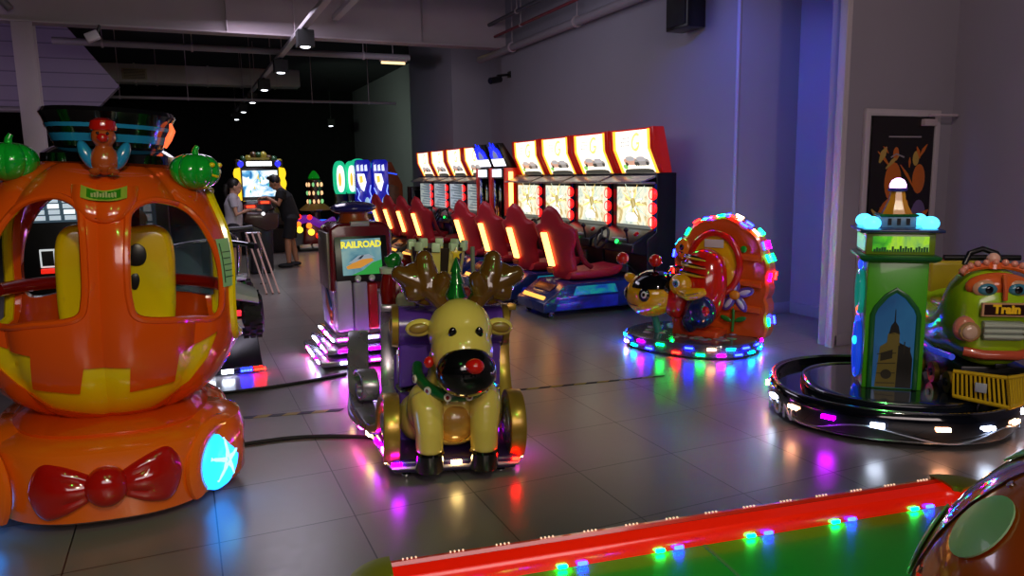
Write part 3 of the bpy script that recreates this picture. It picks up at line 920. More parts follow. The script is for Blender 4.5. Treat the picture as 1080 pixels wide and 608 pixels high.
# scroll-work of the two runners
def arc(c, r, a0, a1, n=14, r1=None):
    r1 = r if r1 is None else r1
    return [(c[0] + (r + (r1 - r) * i / n) * cos(radians(a0 + (a1 - a0) * i / n)), c[1] + (r + (r1 - r) * i / n) * sin(radians(a0 + (a1 - a0) * i / n))) for i in range(n + 1)]
for s in (-1, 1):
    x0, x1 = (0.305, 0.395)
    # front scroll wheel-like curl
    p = arc((0.12, 0.24), 0.045, 250, -60, 22, 0.085) + arc((0.12, 0.24), 0.10, -90, -330, 20, 0.165)
    p = arc((0.17, 0.24), 0.03, 200, 560, 30, 0.085)
    MB().stroke(p, [0.022] * len(p), s * x0, s * x1, 'yz').build('inner_scroll', SIL, rs, bevel=0.004)
    q = arc((0.165, 0.235), 0.165, -100, -358, 34, 0.155)
    q = q + [tuple(v) for v in bez([q[-1], (0.36, 0.17), (0.55, 0.125), (0.80, 0.16)], 14)[1:]]
    MB().m(0).stroke(q, [0.045] * len(q), s * x0, s * x1, 'yz').build('front_scroll', [GOLD], rs, bevel=0.008)
    f_ = [(0.165 + 0.145 * cos(radians(a)), 0.235 + 0.145 * sin(radians(a))) for a in range(0, 360, 12)]
    MB().prism(f_, s * 0.31, s * 0.34, 'yz').build('scroll_web', SIL, rs)
    # second curl and rising rail
    r2 = arc((0.66, 0.31), 0.03, 30, -330, 26, 0.11)
    MB().stroke(r2, [0.024] * len(r2), s * x0, s * (x1 - 0.01), 'yz').build('inner_scroll', SIL, rs, bevel=0.004)
    r3 = [tuple(v) for v in bez([(0.44, 0.12), (0.62, 0.155), (0.80, 0.22), (0.90, 0.34), (1.02, 0.46), (1.18, 0.52), (1.36, 0.48)], 36)]
    MB().stroke(r3, [0.04] * len(r3), s * x0, s * x1, 'yz').build('rear_rail', SIL, rs, bevel=0.006)
    r4 = [tuple(v) for v in bez([(0.36, 0.83), (0.50, 0.80), (0.56, 0.66), (0.52, 0.45), (0.40, 0.28), (0.36, 0.14)], 30)]
    MB().stroke(r4, [0.035] * len(r4), s * 0.31, s * 0.40, 'yz').build('dash_rail', GOLD if s > 0 else SIL, rs, bevel=0.006)
    r5 = [tuple(v) for v in bez([(0.55, 0.12), (0.95, 0.10), (1.30, 0.14), (1.52, 0.28), (1.50, 0.42), (1.40, 0.42)], 30)]
    MB().stroke(r5, [0.04] * len(r5), s * x0, s * x1, 'yz').build('runner', SIL, rs, bevel=0.006)
# reindeer
hd = MB()
hd.ball((0.025, 0.08, 0.755), (0.180, 0.18, 0.172), 28)
hd.ball((0.025, 0.00, 0.675), (0.170, 0.175, 0.165), 24)
hd.tube([(0, 0.16, 0.62), (0, 0.20, 0.48), (0, 0.24, 0.34)], [0.14, 0.145, 0.16], 20)
hd.ball((0.0, 0.20, 0.33), (0.225, 0.17, 0.215), 24)
for s in (-1, 1):
    hd.ball((s * 0.165, 0.10, 0.36), (0.105, 0.13, 0.135), 20)
    hd.tube([(s * 0.165, 0.06, 0.42), (s * 0.158, 0.01, 0.37), (s * 0.150, -0.025, 0.27), (s * 0.150, -0.03, 0.165)], [0.09, 0.088, 0.078, 0.076], 20)
    hd.ball((s * 0.20, 0.30, 0.25), (0.11, 0.16, 0.13), 20)
rd = hd.build('reindeer_body', CRM, rs, remesh=0.011, relax=6)
MB().ball((0, 0.095, 0.285), (0.125, 0.10, 0.115), 24).build('chest_patch', CRM2, rd)
MB().ball((0.03, -0.135, 0.603), (0.160, 0.110, 0.125), 32).build('muzzle', BLK, rd)
MB().ball((0.06, -0.230, 0.652), (0.050, 0.040, 0.038), 24).build('nose', mat('nose_red', '#c8150f', 0.12, coat=1.0), rd)
MB().tube([(-0.065 + 0.017 * k, -0.205 + abs(k - 5) * 0.004, 0.545 + 0.0016 * (k - 5) ** 2) for k in range(11)], 0.005, 6).build('mouth_line', mat('mouth_grey', '#3a3a3a', 0.3), rd)
for s in (-1, 1):
    MB().ball((0.03 + s * 0.070, -0.106, 0.788), (0.023, 0.016, 0.031), 16, rot('X', 16)).build('eye', BLK, rd)
    e = MB().ball((0.025 + s * 0.222, 0.10, 0.775), (0.078, 0.03, 0.046), 20, rot('Y', s * 6)).build('ear', CRM, rd)
    MB().ball((0.025 + s * 0.227, 0.078, 0.775), (0.055, 0.016, 0.028), 16, rot('Y', s * 6)).build('ear_lining', mat('ear_brown', '#8a6a2c', 0.3), e)
    h = MB().lathe([(0.0, 0.075), (0.072, 0.075), (0.078, 0.085), (0.080, 0.165), (0.070, 0.175), (0, 0.175)], 24, (s * 0.150, -0.035, 0)).build('hoof', BLK, rd)
    # palmate antlers
    a = MB()
    R = rot('Y', s * 10)
    def A(x, y, z):
        return V(0.02 + s * x, y, 0.875 + (z - 0.93) * 0.80)
    a.tube([A(0.075, 0.12, 0.93), A(0.12, 0.13, 1.00), A(0.17, 0.14, 1.06)], [0.060, 0.072, 0.085], 14, flat=0.7)
    a.ball(A(0.20, 0.145, 1.075), (0.135, 0.050, 0.105), 20, rot('Y', s * -30))
    a.tube([A(0.17, 0.14, 1.06), A(0.185, 0.14, 1.16), A(0.19, 0.14, 1.225)], [0.080, 0.070, 0.050], 14)
    a.ball(A(0.19, 0.14, 1.23), (0.052, 0.042, 0.05), 14)
    a.tube([A(0.21, 0.14, 1.08), A(0.27, 0.135, 1.115), A(0.325, 0.13, 1.14)], [0.070, 0.060, 0.044], 14)
    a.ball(A(0.325, 0.13, 1.142), (0.046, 0.042, 0.044), 14)
    a.tube([A(0.18, 0.14, 1.05), A(0.25, 0.12, 1.025), A(0.295, 0.11, 1.015)], [0.06, 0.052, 0.034], 14)
    a.tube([A(0.13, 0.12, 1.02), A(0.095, 0.08, 1.10), A(0.075, 0.06, 1.15)], [0.055, 0.048, 0.032], 14)
    a.build('antler', ANT, rd, remesh=0.008, relax=4)
# harness: green collar with studs, black strap
GC = mat('harness_green', '#0c5a28', 0.3, coat=0.5)
cp = []
for k in range(-14, 15):
    a = radians(k * 7.2)
    cp.append(V(0.205 * sin(a), 0.155 - 0.205 * cos(a), 0.455 + 0.085 * (1 - cos(a))))
cl = MB().tube(cp, 0.030, 10, flat=1.0).build('collar', GC, rd)
for k in (-10, -6, -2, 2, 6, 10):
    i = k + 14
    n = V(sin(radians(k * 7.2)), -cos(radians(k * 7.2)), 0)
    s_ = MB().m(0).lathe([(0.0, 0.01), (0.020, 0.01), (0.022, 0), (0, -0.01)], 16, cp[i] + n * 0.026, n.to_track_quat('Z', 'Y').to_matrix()).m(1).lathe([(0, 0.013), (0.010, 0.012), (0.011, 0.008), (0, 0.006)], 12, cp[i] + n * 0.026, n.to_track_quat('Z', 'Y').to_matrix()).build('stud', [mat('stud_white', '#d9d2c0', 0.3), mat('stud_red', '#7c1a14', 0.3)], cl)
for s in (-1, 1):
    MB().tube([V(s * 0.19, 0.12, 0.47), V(s * 0.235, 0.18, 0.44), V(s * 0.28, 0.29, 0.40), V(s * 0.30, 0.40, 0.39)], 0.017, 8).build('strap', BLK, rd)
MB().ball((-0.155, -0.02, 0.625), (0.028, 0.03, 0.03), 14).build('bridle_ball', mat('nose_red', '#c8150f'), rd)
# load on the sleigh: striped chimney, little tree with star, figure in red coat
c = V(-0.055, 0.55, -0.01)
ch = MB()
n = 20
for k in range(n):
    a0, a1 = 2 * pi * k / n, 2 * pi * (k + 1) / n
    ch.m(k % 2)
    rows = []
    for z, r in ((0.16, 0.115), (0.62, 0.125), (1.02, 0.145), (1.16, 0.165)):
        rows.append([c + V(r * cos(a0), r * sin(a0), z), c + V(r * cos(a1), r * sin(a1), z)])
    ch.grid(rows)
chim = ch.build('striped_chimney', [CHIM, DK], rs, solid=0.012)
for k in range(0, n, 2):
    a = 2 * pi * (k + 0.5) / n
    MB().box(c + V(0.168 * cos(a), 0.168 * sin(a), 1.165), (0.035, 0.05, 0.05), rot('Z', math.degrees(a))).build('crenel', CHIG, chim, bevel=0.006)
tr = MB().lathe([(0.0, 0.90), (0.085, 0.90), (0.05, 0.985), (0.066, 0.985), (0.036, 1.055), (0.05, 1.055), (0.022, 1.115), (0.034, 1.115), (0.006, 1.185), (0, 1.19)], 24, (0.015, 0.22, -0.07)).build('small_fir_tree', mat('fir_green', '#0a5a1e', 0.15, coat=0.9), rs)
sp = []
for k in range(10):
    r = 0.036 if k % 2 == 0 else 0.016
    sp.append((0.015 + r * sin(k * pi / 5), 1.14 + r * cos(k * pi / 5)))
MB().prism(sp, 0.205, 0.232, 'xz').build('star', mat('star_yellow', '#d8b21c', 0.3, coat=0.5), tr, bevel=0.003)
for x, y, z, m_ in ((0.08, 0.16, 0.925, 'red'), (0.105, 0.20, 0.95, 'white'), (-0.06, 0.16, 0.92, 'red'), (0.13, 0.2, 0.915, 'green')):
    MB().ball((x, y, z - 0.06), 0.022, 14).build('bauble', {'red': RED, 'white': mat('bauble_white', '#c9c4b4', 0.2, coat=0.8), 'green': GRN}[m_], tr)
MB().cyl((0.20, 0.62, 0.40), (0.165, 0.60, 1.14), 0.014, n=10).build('flag_pole', mat('pole_grey', '#7a7a6a', 0.4), rs)
MB().ball((0.165, 0.34, 0.93), (0.05, 0.045, 0.055), 18).build('bell', mat('bell_grey', '#5b6a60', 0.2, coat=0.8), rs)
# figure in a red coat waving a green mitten, half hidden behind the left antler
fc = V(-0.195, 0.90, 0)
f = MB()
f.ball(fc + V(0, 0, 0.56), (0.125, 0.12, 0.20), 20)
f.ball(fc + V(0, 0, 0.74), (0.08, 0.08, 0.07), 16)
f.tube([fc + V(-0.07, -0.02, 0.70), fc + V(-0.135, -0.03, 0.74), fc + V(-0.15, -0.04, 0.86), fc + V(-0.14, -0.05, 0.965)], [0.06, 0.06, 0.055, 0.048], 14)
f.tube([fc + V(0.08, -0.04, 0.68), fc + V(0.13, -0.12, 0.58), fc + V(0.09, -0.22, 0.55)], [0.055, 0.05, 0.045], 14)
f.tube([fc + V(-0.06, -0.05, 0.45), fc + V(-0.08, -0.22, 0.42), fc + V(-0.08, -0.27, 0.27)], [0.075, 0.065, 0.055], 14)
f.tube([fc + V(0.06, -0.05, 0.45), fc + V(0.08, -0.22, 0.42), fc + V(0.08, -0.27, 0.27)], [0.075, 0.065, 0.055], 14)
fgr = f.build('seated_figure', mat('coat_red', '#7d0f0d', 0.2, coat=0.6), rs, remesh=0.012, relax=4)
MB().lathe([(0.05, -0.02), (0.064, -0.015), (0.066, 0.015), (0.05, 0.02)], 18, fc + V(-0.14, -0.05, 0.975)).build('cuff', mat('cuff_white', '#b9c2b0', 0.4), fgr)
mt = MB().ball(fc + V(-0.115, -0.06, 1.03), (0.050, 0.036, 0.055), 16, rot('Y', 28)).ball(fc + V(-0.155, -0.065, 1.03), (0.02, 0.018, 0.034), 12, rot('Y', -30)).build('mitten', mat('mitten_green', '#0b6a20', 0.2, coat=0.7), fgr, remesh=0.008, relax=2)
MB().ball(fc + V(0.005, -0.045, 0.86), (0.085, 0.075, 0.095), 18).build('head', mat('figure_skin', '#b98a62', 0.3, coat=0.4), fgr)
bd = MB()
for k in range(9):
    a = radians(-80 + k * 20)
    bd.ball(fc + V(0.005 + 0.075 * sin(a), -0.06 - 0.045 * cos(a), 0.79), (0.035, 0.03, 0.055), 12)
bd.build('beard', mat('beard_white', '#c9cdb8', 0.5), fgr, remesh=0.008, relax=3)
MB().tube([fc + V(0.005, -0.02, 0.92), fc + V(0.0, 0.0, 0.985), fc + V(-0.03, 0.01, 1.035), fc + V(-0.07, 0.0, 1.05)], [0.085, 0.06, 0.035, 0.02], 16).build('cap', mat('coat_red', '#7d0f0d'), fgr)
MB().ball(fc + V(-0.075, 0.0, 1.05), 0.03, 14).build('pompom', mat('beard_white', '#c9cdb8'), fgr)
# lights along the plinth
def led(parent, p, d, col, L=0.05, h=0.014, w=0.012, up=(0, 0, 1)):
    """one lit cluster of diodes in a clear strip"""
    d = Vector(d).normalized()
    u = Vector(up)
    s = d.cross(u).normalized()
    R = Matrix((d, s, u)).transposed()
    mb = MB()
    for k in range(4):
        mb.box(Vector(p) + d * (L * (k - 1.5) / 4), (L / 4 * 0.8, w, h), R)
    return mb.build('led_cluster', LEDC[col], parent, smooth=0)
for x, c_ in ((-0.325, 'magenta'), (-0.185, 'red'), (0.0, 'warm'), (0.13, 'magenta'), (0.335, 'red')):
    led(rs, (x, -0.008, 0.10), (1, 0, 0), c_, 0.06 if abs(x) < 0.33 else 0.04)
for k, c_ in enumerate(('warm', 'pink', 'magenta', 'warm', 'pink', 'pink', 'warm', 'magenta', 'warm')):
    led(rs, (-0.372 - 0.012, 0.08 + k * 0.135, 0.095 + 0.0), (0, 1, 0), c_, 0.055, 0.022)
    led(rs, (0.384, 0.08 + k * 0.135, 0.095), (0, 1, 0), c_, 0.055, 0.022)
MB().tube([(-0.385, 1.25, 0.078), (-0.372, 0.06, 0.078), (-0.35, -0.006, 0.078), (0.35, -0.006, 0.078), (0.372, 0.06, 0.078), (0.385, 1.25, 0.078)], 0.008, 6).build('light_strip', mat('strip_clear', '#b9a7b8', 0.3), rs)

# the base and the side scroll-work widen toward the rear
for ch in list(rs.children):
    if ch.name.split('.')[0] in ('plinth', 'rear_rail', 'runner', 'front_scroll', 'inner_scroll', 'scroll_web', 'led_cluster', 'light_strip'):
        for v_ in ch.data.vertices:
            k = min(1.0, max(0.0, (v_.co.y - 0.10) / 0.85))
            v_.co.x *= 1 + (0.55 if v_.co.x < 0 else 0.06) * k * k * (3 - 2 * k)

# ------------------------------------------------------------------ video kiosk ride behind the sleigh
kx = thing('video_kiosk_ride', 'grey kiosk ride with purple round top and small railway game screen behind the sleigh', 'kiddie ride', (1.30, 6.0, 0))
kx.scale = (0.94, 1, 1)
KG = mat('kiosk_grey', '#b9b2cc', 0.3, coat=0.4)
KR = mat('kiosk_dark_red', '#6d1420', 0.25, coat=0.5)
kb = MB().prism([(-0.23, 0.16), (0.25, 0.16), (0.27, 0.60), (0.27, 0.86), (-0.25, 0.86), (-0.25, 0.60)], 0.05, 0.62, 'xz').build('body', KG, kx, bevel=0.02, seg=3)
MB().prism([(-0.27, 0.62), (0.28, 0.62), (0.27, 1.13), (0.20, 1.17), (-0.19, 1.17), (-0.26, 1.13)], 0.0, 0.45, 'xz').build('head', KR, kx, bevel=0.025, seg=3)
R9 = rot('X', -8)
for s in (-1, 1):
    MB().bx(s * 0.272 - 0.012, s * 0.272 + 0.012, 0.03, 0.44, 0.64, 1.10).build('head_side', mat('head_side_grey', '#7d7468', 0.35, coat=0.3), kx, bevel=0.008)
MB().box((0.0, -0.008, 0.90), (0.455, 0.03, 0.42), R9).build('bezel', PL['black'], kx, bevel=0.008)
s_ = MB().m(0).box((0, -0.027, 0.90), (0.34, 0.006, 0.29), R9)
T0 = Matrix.Translation((0, -0.031, 0.90)) @ R9.to_4x4()
s_.M = T0
s_.m(1).prism([(-0.10, -0.145), (0.17, -0.145), (0.17, -0.03), (0.09, -0.05), (0.0, -0.11)], -0.002, 0.001, 'xz')
s_.m(2).prism([(-0.13, -0.095), (-0.02, -0.09), (0.10, -0.035), (0.085, -0.015), (0.0, -0.02), (-0.09, -0.05), (-0.14, -0.075)], -0.003, 0.001, 'xz')
s_.m(3).prism([(-0.12, -0.05), (-0.03, 0.01), (0.06, 0.02), (0.11, -0.01), (0.08, -0.015), (0.0, -0.02), (-0.07, -0.045)], -0.003, 0.001, 'xz')
s_.m(5).prism([(-0.04, -0.018), (0.0, 0.012), (0.02, 0.012), (-0.01, -0.018)], -0.004, 0.001, 'xz')
s_.m(4).text('RAILROAD', 0.072, Matrix.Translation((0, -0.004, 0.098)) @ Matrix.Rotation(radians(90), 4, 'X'), 0.001, 0.003)
s_.M = Matrix.Identity(4)
s_.build('game_screen', [screen('railway_sky', ['#3f7f9a', '#7fb8c4', '#a8cfc8'], 0.55, 6, 1), glow('screen_green', '#1f9a3c', 0.6), glow('screen_orange', '#c8862c', 0.7), glow('screen_grey', '#8f9fb0', 0.6), glow('screen_yellow', '#e8dc3a', 0.9), glow('screen_navy', '#1a3048', 0.3)], kx, smooth=0)
MB().lathe([(0.0, 1.17), (0.14, 1.17), (0.12, 1.21), (0.12, 1.25), (0.0, 1.25)], 32, (0.0, 0.22, 0)).build('neck', mat('kiosk_orange', '#a5461c', 0.3), kx)
MB().ball((0.0, 0.22, 1.285), (0.20, 0.20, 0.055), 36).build('round_top', mat('top_violet', '#2c2a78', 0.15, coat=0.8), kx)
MB().bx(-0.08, 0.08, -0.02, 0.04, 1.145, 1.185).build('coin_label', mat('label_grey', '#a59fa6', 0.4), kx, bevel=0.006)
for i, (x0, x1, z0, z1, m_) in enumerate(((-0.235, -0.10, 0.30, 0.72, KG), (-0.09, 0.03, 0.28, 0.70, mat('kiosk_lilac', '#a49bb8', 0.3, coat=0.4)), (0.035, 0.12, 0.30, 0.68, mat('kiosk_red', '#b5202a', 0.3, coat=0.4)), (0.125, 0.24, 0.28, 0.60, KG))):
    MB().bx(x0, x1, -0.055 - 0.012 * (i % 2), 0.06, z0, z1).build('gift_panel', m_, kx, bevel=0.018, seg=3)
mb = MB()
for k, m_ in enumerate((0, 1, 2)):
    mb.m(m_).box((-0.255, 0.22, 0.44 + k * 0.055), (0.012, 0.26, 0.05), rot('X', 38))
mb.build('side_stripes', [mat('stripe_red', '#b5302a', 0.3), mat('stripe_orange', '#c86a24', 0.3), mat('stripe_blue', '#3a5a96', 0.3)], kx, bevel=0.004)
for k in range(3):                        # stepped skirt, a strip of light under every step
    h0, e = 0.255 - k * 0.085, 0.03 + k * 0.065
    ring = [(-0.25 - e, -0.02 - e * 0.7), (0.27 + e, -0.02 - e * 0.7), (0.27 + e, 0.64 + e), (-0.25 - e, 0.64 + e)]
    sk = MB().prism(ring, h0 - 0.045, h0, 'xy').build('skirt_step', mat('skirt_grey', '#6f6a80', 0.25, coat=0.5), kx, bevel=0.012, seg=2)
    for j in range(5):
        y = 0.0 + j * 0.14
        led(sk, (-0.254 - e, y, h0 - 0.02), (0, 1, 0), ('white', 'pink', 'white', 'magenta', 'white')[(j + k) % 5], 0.10, 0.016)
    for j in range(4):
        x = -0.2 + j * 0.13
        led(sk, (x, -0.025 - e * 0.7, h0 - 0.02), (1, 0, 0), ('pink', 'magenta', 'white', 'magenta')[(j + k) % 4], 0.10, 0.016)
MB().bx(-0.30, 0.32, 0.02, 0.62, 0.0, 0.042).build('plinth', PL['black'], kx, bevel=0.01)
for x in (-0.22, 0.24):
    for z in (0.72, 0.76):
        pass
for x in (-0.05, 0.07):
    MB().lathe([(0, 0.0), (0.028, 0.0), (0.025, 0.018), (0.012, 0.024), (0, 0.025)], 18, (x, -0.06, 0.725), rot('X', 60)).build('push_button', mat('button_white', '#c9d0d0', 0.2, coat=0.7), kx)
# ------------------------------------------------------------------ racing game cabinets along the right wall
SEATR = mat('seat_red', '#c02634', 0.45, var=0.08)
SEATE = mat('seat_edge_red', '#8e1c2a', 0.5)
TUBE = glow('amber_tube', '#ffb45a', 4.5)
AMB = glow('amber_step', '#ffb04a', 1.6)
REDL = glow('red_lobe_light', '#ff1a1a', 1.8)
REDP = mat('cabinet_red', '#c21a10', 0.3, coat=0.4, emit='#ff2408', es=0.12)
NAVY = mat('cabinet_navy_side', '#10286e', 0.25, coat=0.5)
HDRB = glow('header_amber_border', '#ffa22e', 2.2)

def make_racer(style):
    """player sits facing +X; origin under the rear of the seat platform"""
    t = thing('racing_cabinet', '', 'arcade machine', (0, 0, 0))
    # platform
    MB().prism([(0.0, 0.07), (1.30, 0.07), (1.30, 0.30), (1.20, 0.36), (0.28, 0.36), (0.10, 0.24), (0.0, 0.17)], -0.34, 0.34, 'xz').build('seat_platform', NAVY if style == 0 else PL['black'], t, bevel=0.012)
    if style == 0:
        MB().prism([(0.36, 0.235), (0.92, 0.235), (0.88, 0.33), (0.40, 0.33)], -0.348, -0.336, 'xz').build('side_glow', screen('teal_blue_glow', ['#0824b0', '#0b5fd0', '#10b8b0', '#0a3ac8'], 0.45, 3.5, 2), t, bevel=0.002)
        MB().prism([(0.14, 0.085), (0.92, 0.085), (0.92, 0.21), (0.20, 0.21)], -0.348, -0.336, 'xz').build('side_glow', screen('deep_blue_glow', ['#040a40', '#0a22c8', '#0818a0', '#060f50'], 0.40, 2.5, 5), t, bevel=0.002)
    MB().box((0.05, 0, 0.215), (0.012, 0.52, 0.045), rot('Y', 35)).build('step_light', AMB, t, bevel=0.003)
    MB().box((0.185, 0, 0.308), (0.10, 0.40, 0.012), rot('Y', -35)).build('step_plate', mat('step_copper', '#7a4326', 0.35, metal=0.4), t, bevel=0.003)
    for x in (0.12, 1.18):
        for y in (-0.27, 0.27):
            MB().cyl((x, y - 0.016, 0.035), (x, y + 0.016, 0.035), 0.035, n=18).build('caster', PL['black'], t)
            MB().bx(x - 0.02, x + 0.02, y - 0.024, y + 0.024, 0.05, 0.08).cyl((x, y - .026, .035), (x, y + .026, .035), .01, n=10).build('caster_fork', PL['chrome'], t)
    # bucket seat
    cu = MB()
    rings = []
    for x, z0, z1, w in ((0.42, 0.37, 0.45, 0.19), (0.48, 0.36, 0.48, 0.215), (0.70, 0.36, 0.47, 0.225), (0.95, 0.37, 0.50, 0.215), (1.04, 0.39, 0.51, 0.20), (1.08, 0.42, 0.49, 0.18)):
        rings.append([V(x, w * math.copysign(abs(cos(a)) ** .6, cos(a)), (z0 + z1) / 2 + (z1 - z0) / 2 * math.copysign(abs(sin(a)) ** .6, sin(a)) + (0.035 * abs(cos(a)) ** 3)) for a in [2 * pi * k / 24 for k in range(24)]])
    cu.loft(rings)
    seat = cu.build('seat', SEATR, t)
    bk = MB()
    YAW = Matrix.Translation((0.42, 0, 0)) @ Matrix.Rotation(radians(20), 4, 'Z') @ Matrix.Translation((-0.42, 0, 0))
    bk.M = YAW
    rings = []
    for z, x, w, th in ((0.40, 0.44, 0.17, 0.07), (0.46, 0.42, 0.185, 0.085), (0.58, 0.375, 0.170, 0.085), (0.70, 0.335, 0.185, 0.08), (0.84, 0.285, 0.275, 0.09), (0.92, 0.255, 0.295, 0.085), (0.97, 0.24, 0.27, 0.08), (1.01, 0.225, 0.165, 0.07), (1.08, 0.205, 0.14, 0.065), (1.14, 0.19, 0.10, 0.055), (1.175, 0.18, 0.04, 0.035)):
        rg = []
        for k in range(28):
            a = 2 * pi * k / 28
            c_, s_ = math.copysign(abs(cos(a)) ** .65, cos(a)), math.copysign(abs(sin(a)) ** .65, sin(a))
            wing = 0.05 * abs(c_) ** 3 * (1 if 0.5 < z < 0.97 else 0.3)
            rg.append(V(x + th / 2 * s_ + wing, w * c_, z + 0.02 * s_))
        rings.append(rg)
    bk.loft(rings)
    back = bk.build('backrest', SEATR, t)
    for s in (-1, 1):
        q = MB(); q.M = YAW if s < 0 else YAW
        q.tube(bez([V(0.33, s * 0.255, 0.93), V(0.40, s * 0.225, 0.80), V(0.47, s * 0.215, 0.66), V(0.54, s * 0.215, 0.56), V(0.64, s * 0.22, 0.50)], 16), [0.028] * 17, 10).build('side_bolster', SEATE, t)
    q = MB(); q.M = YAW
    q.box((0.258, 0.085, 0.71), (0.022, 0.085, 0.40), rot('Y', -19)).build('light_strip', TUBE, back, bevel=0.004)
    q = MB(); q.M = YAW
    q.box((0.30, 0.085, 0.475), (0.016, 0.09, 0.06), rot('Y', -20)).build('back_vent', mat('vent_orange', '#c2582a', 0.4), back, bevel=0.006)
    # tower
    tw = MB().prism([(1.22, 0.05), (1.60, 0.05), (1.60, 1.53), (1.34, 1.53), (1.34, 0.88), (1.22, 0.80)], -0.455, 0.455, 'xz').build('tower', PL['black'], t, bevel=0.01)
    MB().bx(1.24, 1.58, -0.40, 0.40, 0.0, 0.05).build('tower_plinth', PL['rubber'], t)
    dk = MB().prism([(1.02, 0.66), (1.30, 0.60), (1.34, 0.60), (1.34, 0.92), (1.24, 0.88), (1.04, 0.76)], -0.44, 0.44, 'xz').build('dashboard', mat('dash_black', '#131316', 0.3), t, bevel=0.02, seg=3)
    wl = MB()
    c = V(0.985, 0.12, 0.80)
    R = rot('Y', -68)
    wl.tube([c + R @ V(0.125 * cos(a), 0.125 * sin(a), 0) for a in [2 * pi * k / 28 for k in range(28)]], 0.016, 8, closed=True)
    for a in (0.5, pi - 0.5, -pi / 2):
        wl.tube([c, c + R @ V(0.12 * cos(a), 0.12 * sin(a), 0)], 0.012, 8)
    wl.disc(c, 0.035, R @ V(0, 0, 1), 0.02, 20)
    wl.cyl(c, V(1.10, 0.12, 0.74), 0.022)
    wl.build('steering_wheel', mat('wheel_black', '#1a1a1c', 0.4), t)
    MB().lathe([(0, 0), (0.026, 0), (0.024, 0.015), (0, 0.018)], 18, (1.03, -0.14, 0.77), rot('Y', -60)).build('start_button', glow('start_green', '#22ff5a', 3.0), dk)
    MB().stroke([(1.06, -0.30), (1.0, -0.22), (1.08, -0.16), (1.02, -0.05)], 0.03, 0.795, 0.815, 'xy').build('dash_trim', mat('dash_silver', '#a9a9b0', 0.3, metal=0.5), dk, bevel=0.004)
    MB().cyl((1.05, -0.34, 0.76), (1.02, -0.34, 0.90), 0.012).ball((1.018, -0.34, 0.915), 0.028, 14).build('shifter', PL['black'], dk)
    MB().lathe([(0, 0), (0.03, 0), (0.03, 0.02), (0, 0.025)], 18, (1.12, -0.40, 0.86), rot('Y', -40)).build('view_button', mat('button_red', '#c81410', 0.25, coat=0.5), dk)
    for k in range(2):
        MB().box((1.20, 0.05 + k * 0.16, 0.26), (0.02, 0.08, 0.14), rot('Y', -30)).build('pedal', PL['chrome'], t, bevel=0.006)
    MB().bx(1.195, 1.222, -0.08, 0.1, 0.40, 0.58).build('coin_door', mat('coin_steel', '#6f6f78', 0.35, metal=0.7), t, bevel=0.006)
    # monitor, lobed side lamps
    f = MB().prism([(-0.43, 0.885), (0.34, 0.885), (0.34, 1.40), (-0.43, 1.40)], 1.318, 1.342, 'yz')
    f.build('monitor_bezel', PL['black'], t, bevel=0.006)
    if style == 0:
        m_ = MB().m(0).prism([(-0.40, 0.91), (0.31, 0.915), (0.31, 1.375), (-0.40, 1.375)], 1.308, 1.32, 'yz')
        for k in range(14):           # light burst of the attract picture
            a = k * 2 * pi / 14 + 0.1
            r0, r1 = 0.06, 0.16 + 0.06 * ((k * 7) % 3)
            m_.m(1 + k % 3).stroke([(-0.03 + r0 * cos(a), 1.19 + r0 * sin(a)), (-0.03 + r1 * cos(a) * 1.2, 1.19 + r1 * sin(a))], [0.03, 0.004], 1.3068 - k * 0.00004, 1.309, 'yz')
        m_.m(4).prism([(-0.12, 0.98), (0.10, 0.98), (0.12, 1.03), (0.07, 1.08), (-0.06, 1.08), (-0.13, 1.03)], 1.3055, 1.309, 'yz')
        m_.m(5).prism([(-0.40, 0.91), (0.31, 0.91), (0.31, 0.945), (-0.40, 0.945)], 1.3055, 1.309, 'yz')
        m_.build('screen_picture', [screen('attract_burst', ['#3f6a4a', '#c9b06a', '#fff6d8', '#d9e2d0', '#7f9aa0'], 1.15, 4.5, 3), glow('burst_white', '#fffbe8', 1.7), glow('burst_gold', '#ffd87a', 1.3), glow('burst_green', '#c8d8c0', 1.1), glow('car_pale', '#e8eef2', 1.3), glow('caption_grey', '#6f7468', 0.7)], t, smooth=0)
    else:
        m_ = MB().m(0).prism([(-0.40, 0.91), (0.31, 0.915), (0.31, 1.375), (-0.40, 1.375)], 1.308, 1.32, 'yz')
        for k in range(9):
            m_.m(1).prism([(-0.36, 0.95 + k * 0.045), (0.27 - 0.1 * (k % 3), 0.95 + k * 0.05), (0.27 - 0.1 * (k % 3), 0.97 + k * 0.05), (-0.36, 0.97 + k * 0.05)], 1.306, 1.309, 'yz')
        m_.build('screen_picture', [screen('ranking_page', ['#9fb0b0', '#c9d2cc', '#aebcbc'], 0.62, 3, 7), glow('ranking_line', '#7f9094', 0.5)], t, smooth=0)
    for k in range(3):
        q = MB().lathe([(0.03, 0.0), (0.066, 0.0), (0.07, 0.012), (0.06, 0.03), (0.035, 0.022)], 24, (1.335, -0.405, 0.985 + k * 0.155), rot('Y', -90)).build('lobe_lamp', REDL, t)
        MB().lathe([(0, 0.0), (0.028, 0.0), (0.026, 0.012), (0, 0.014)], 20, (1.335, -0.405, 0.985 + k * 0.155), rot('Y', -90)).build('lamp_core', mat('lamp_core_red', '#5a0a0a', 0.3, emit='#ff1010', es=0.25), q)
    MB().bx(1.322, 1.342, -0.452, -0.36, 0.89, 1.41).build('lamp_panel', NAVY, t, bevel=0.004)
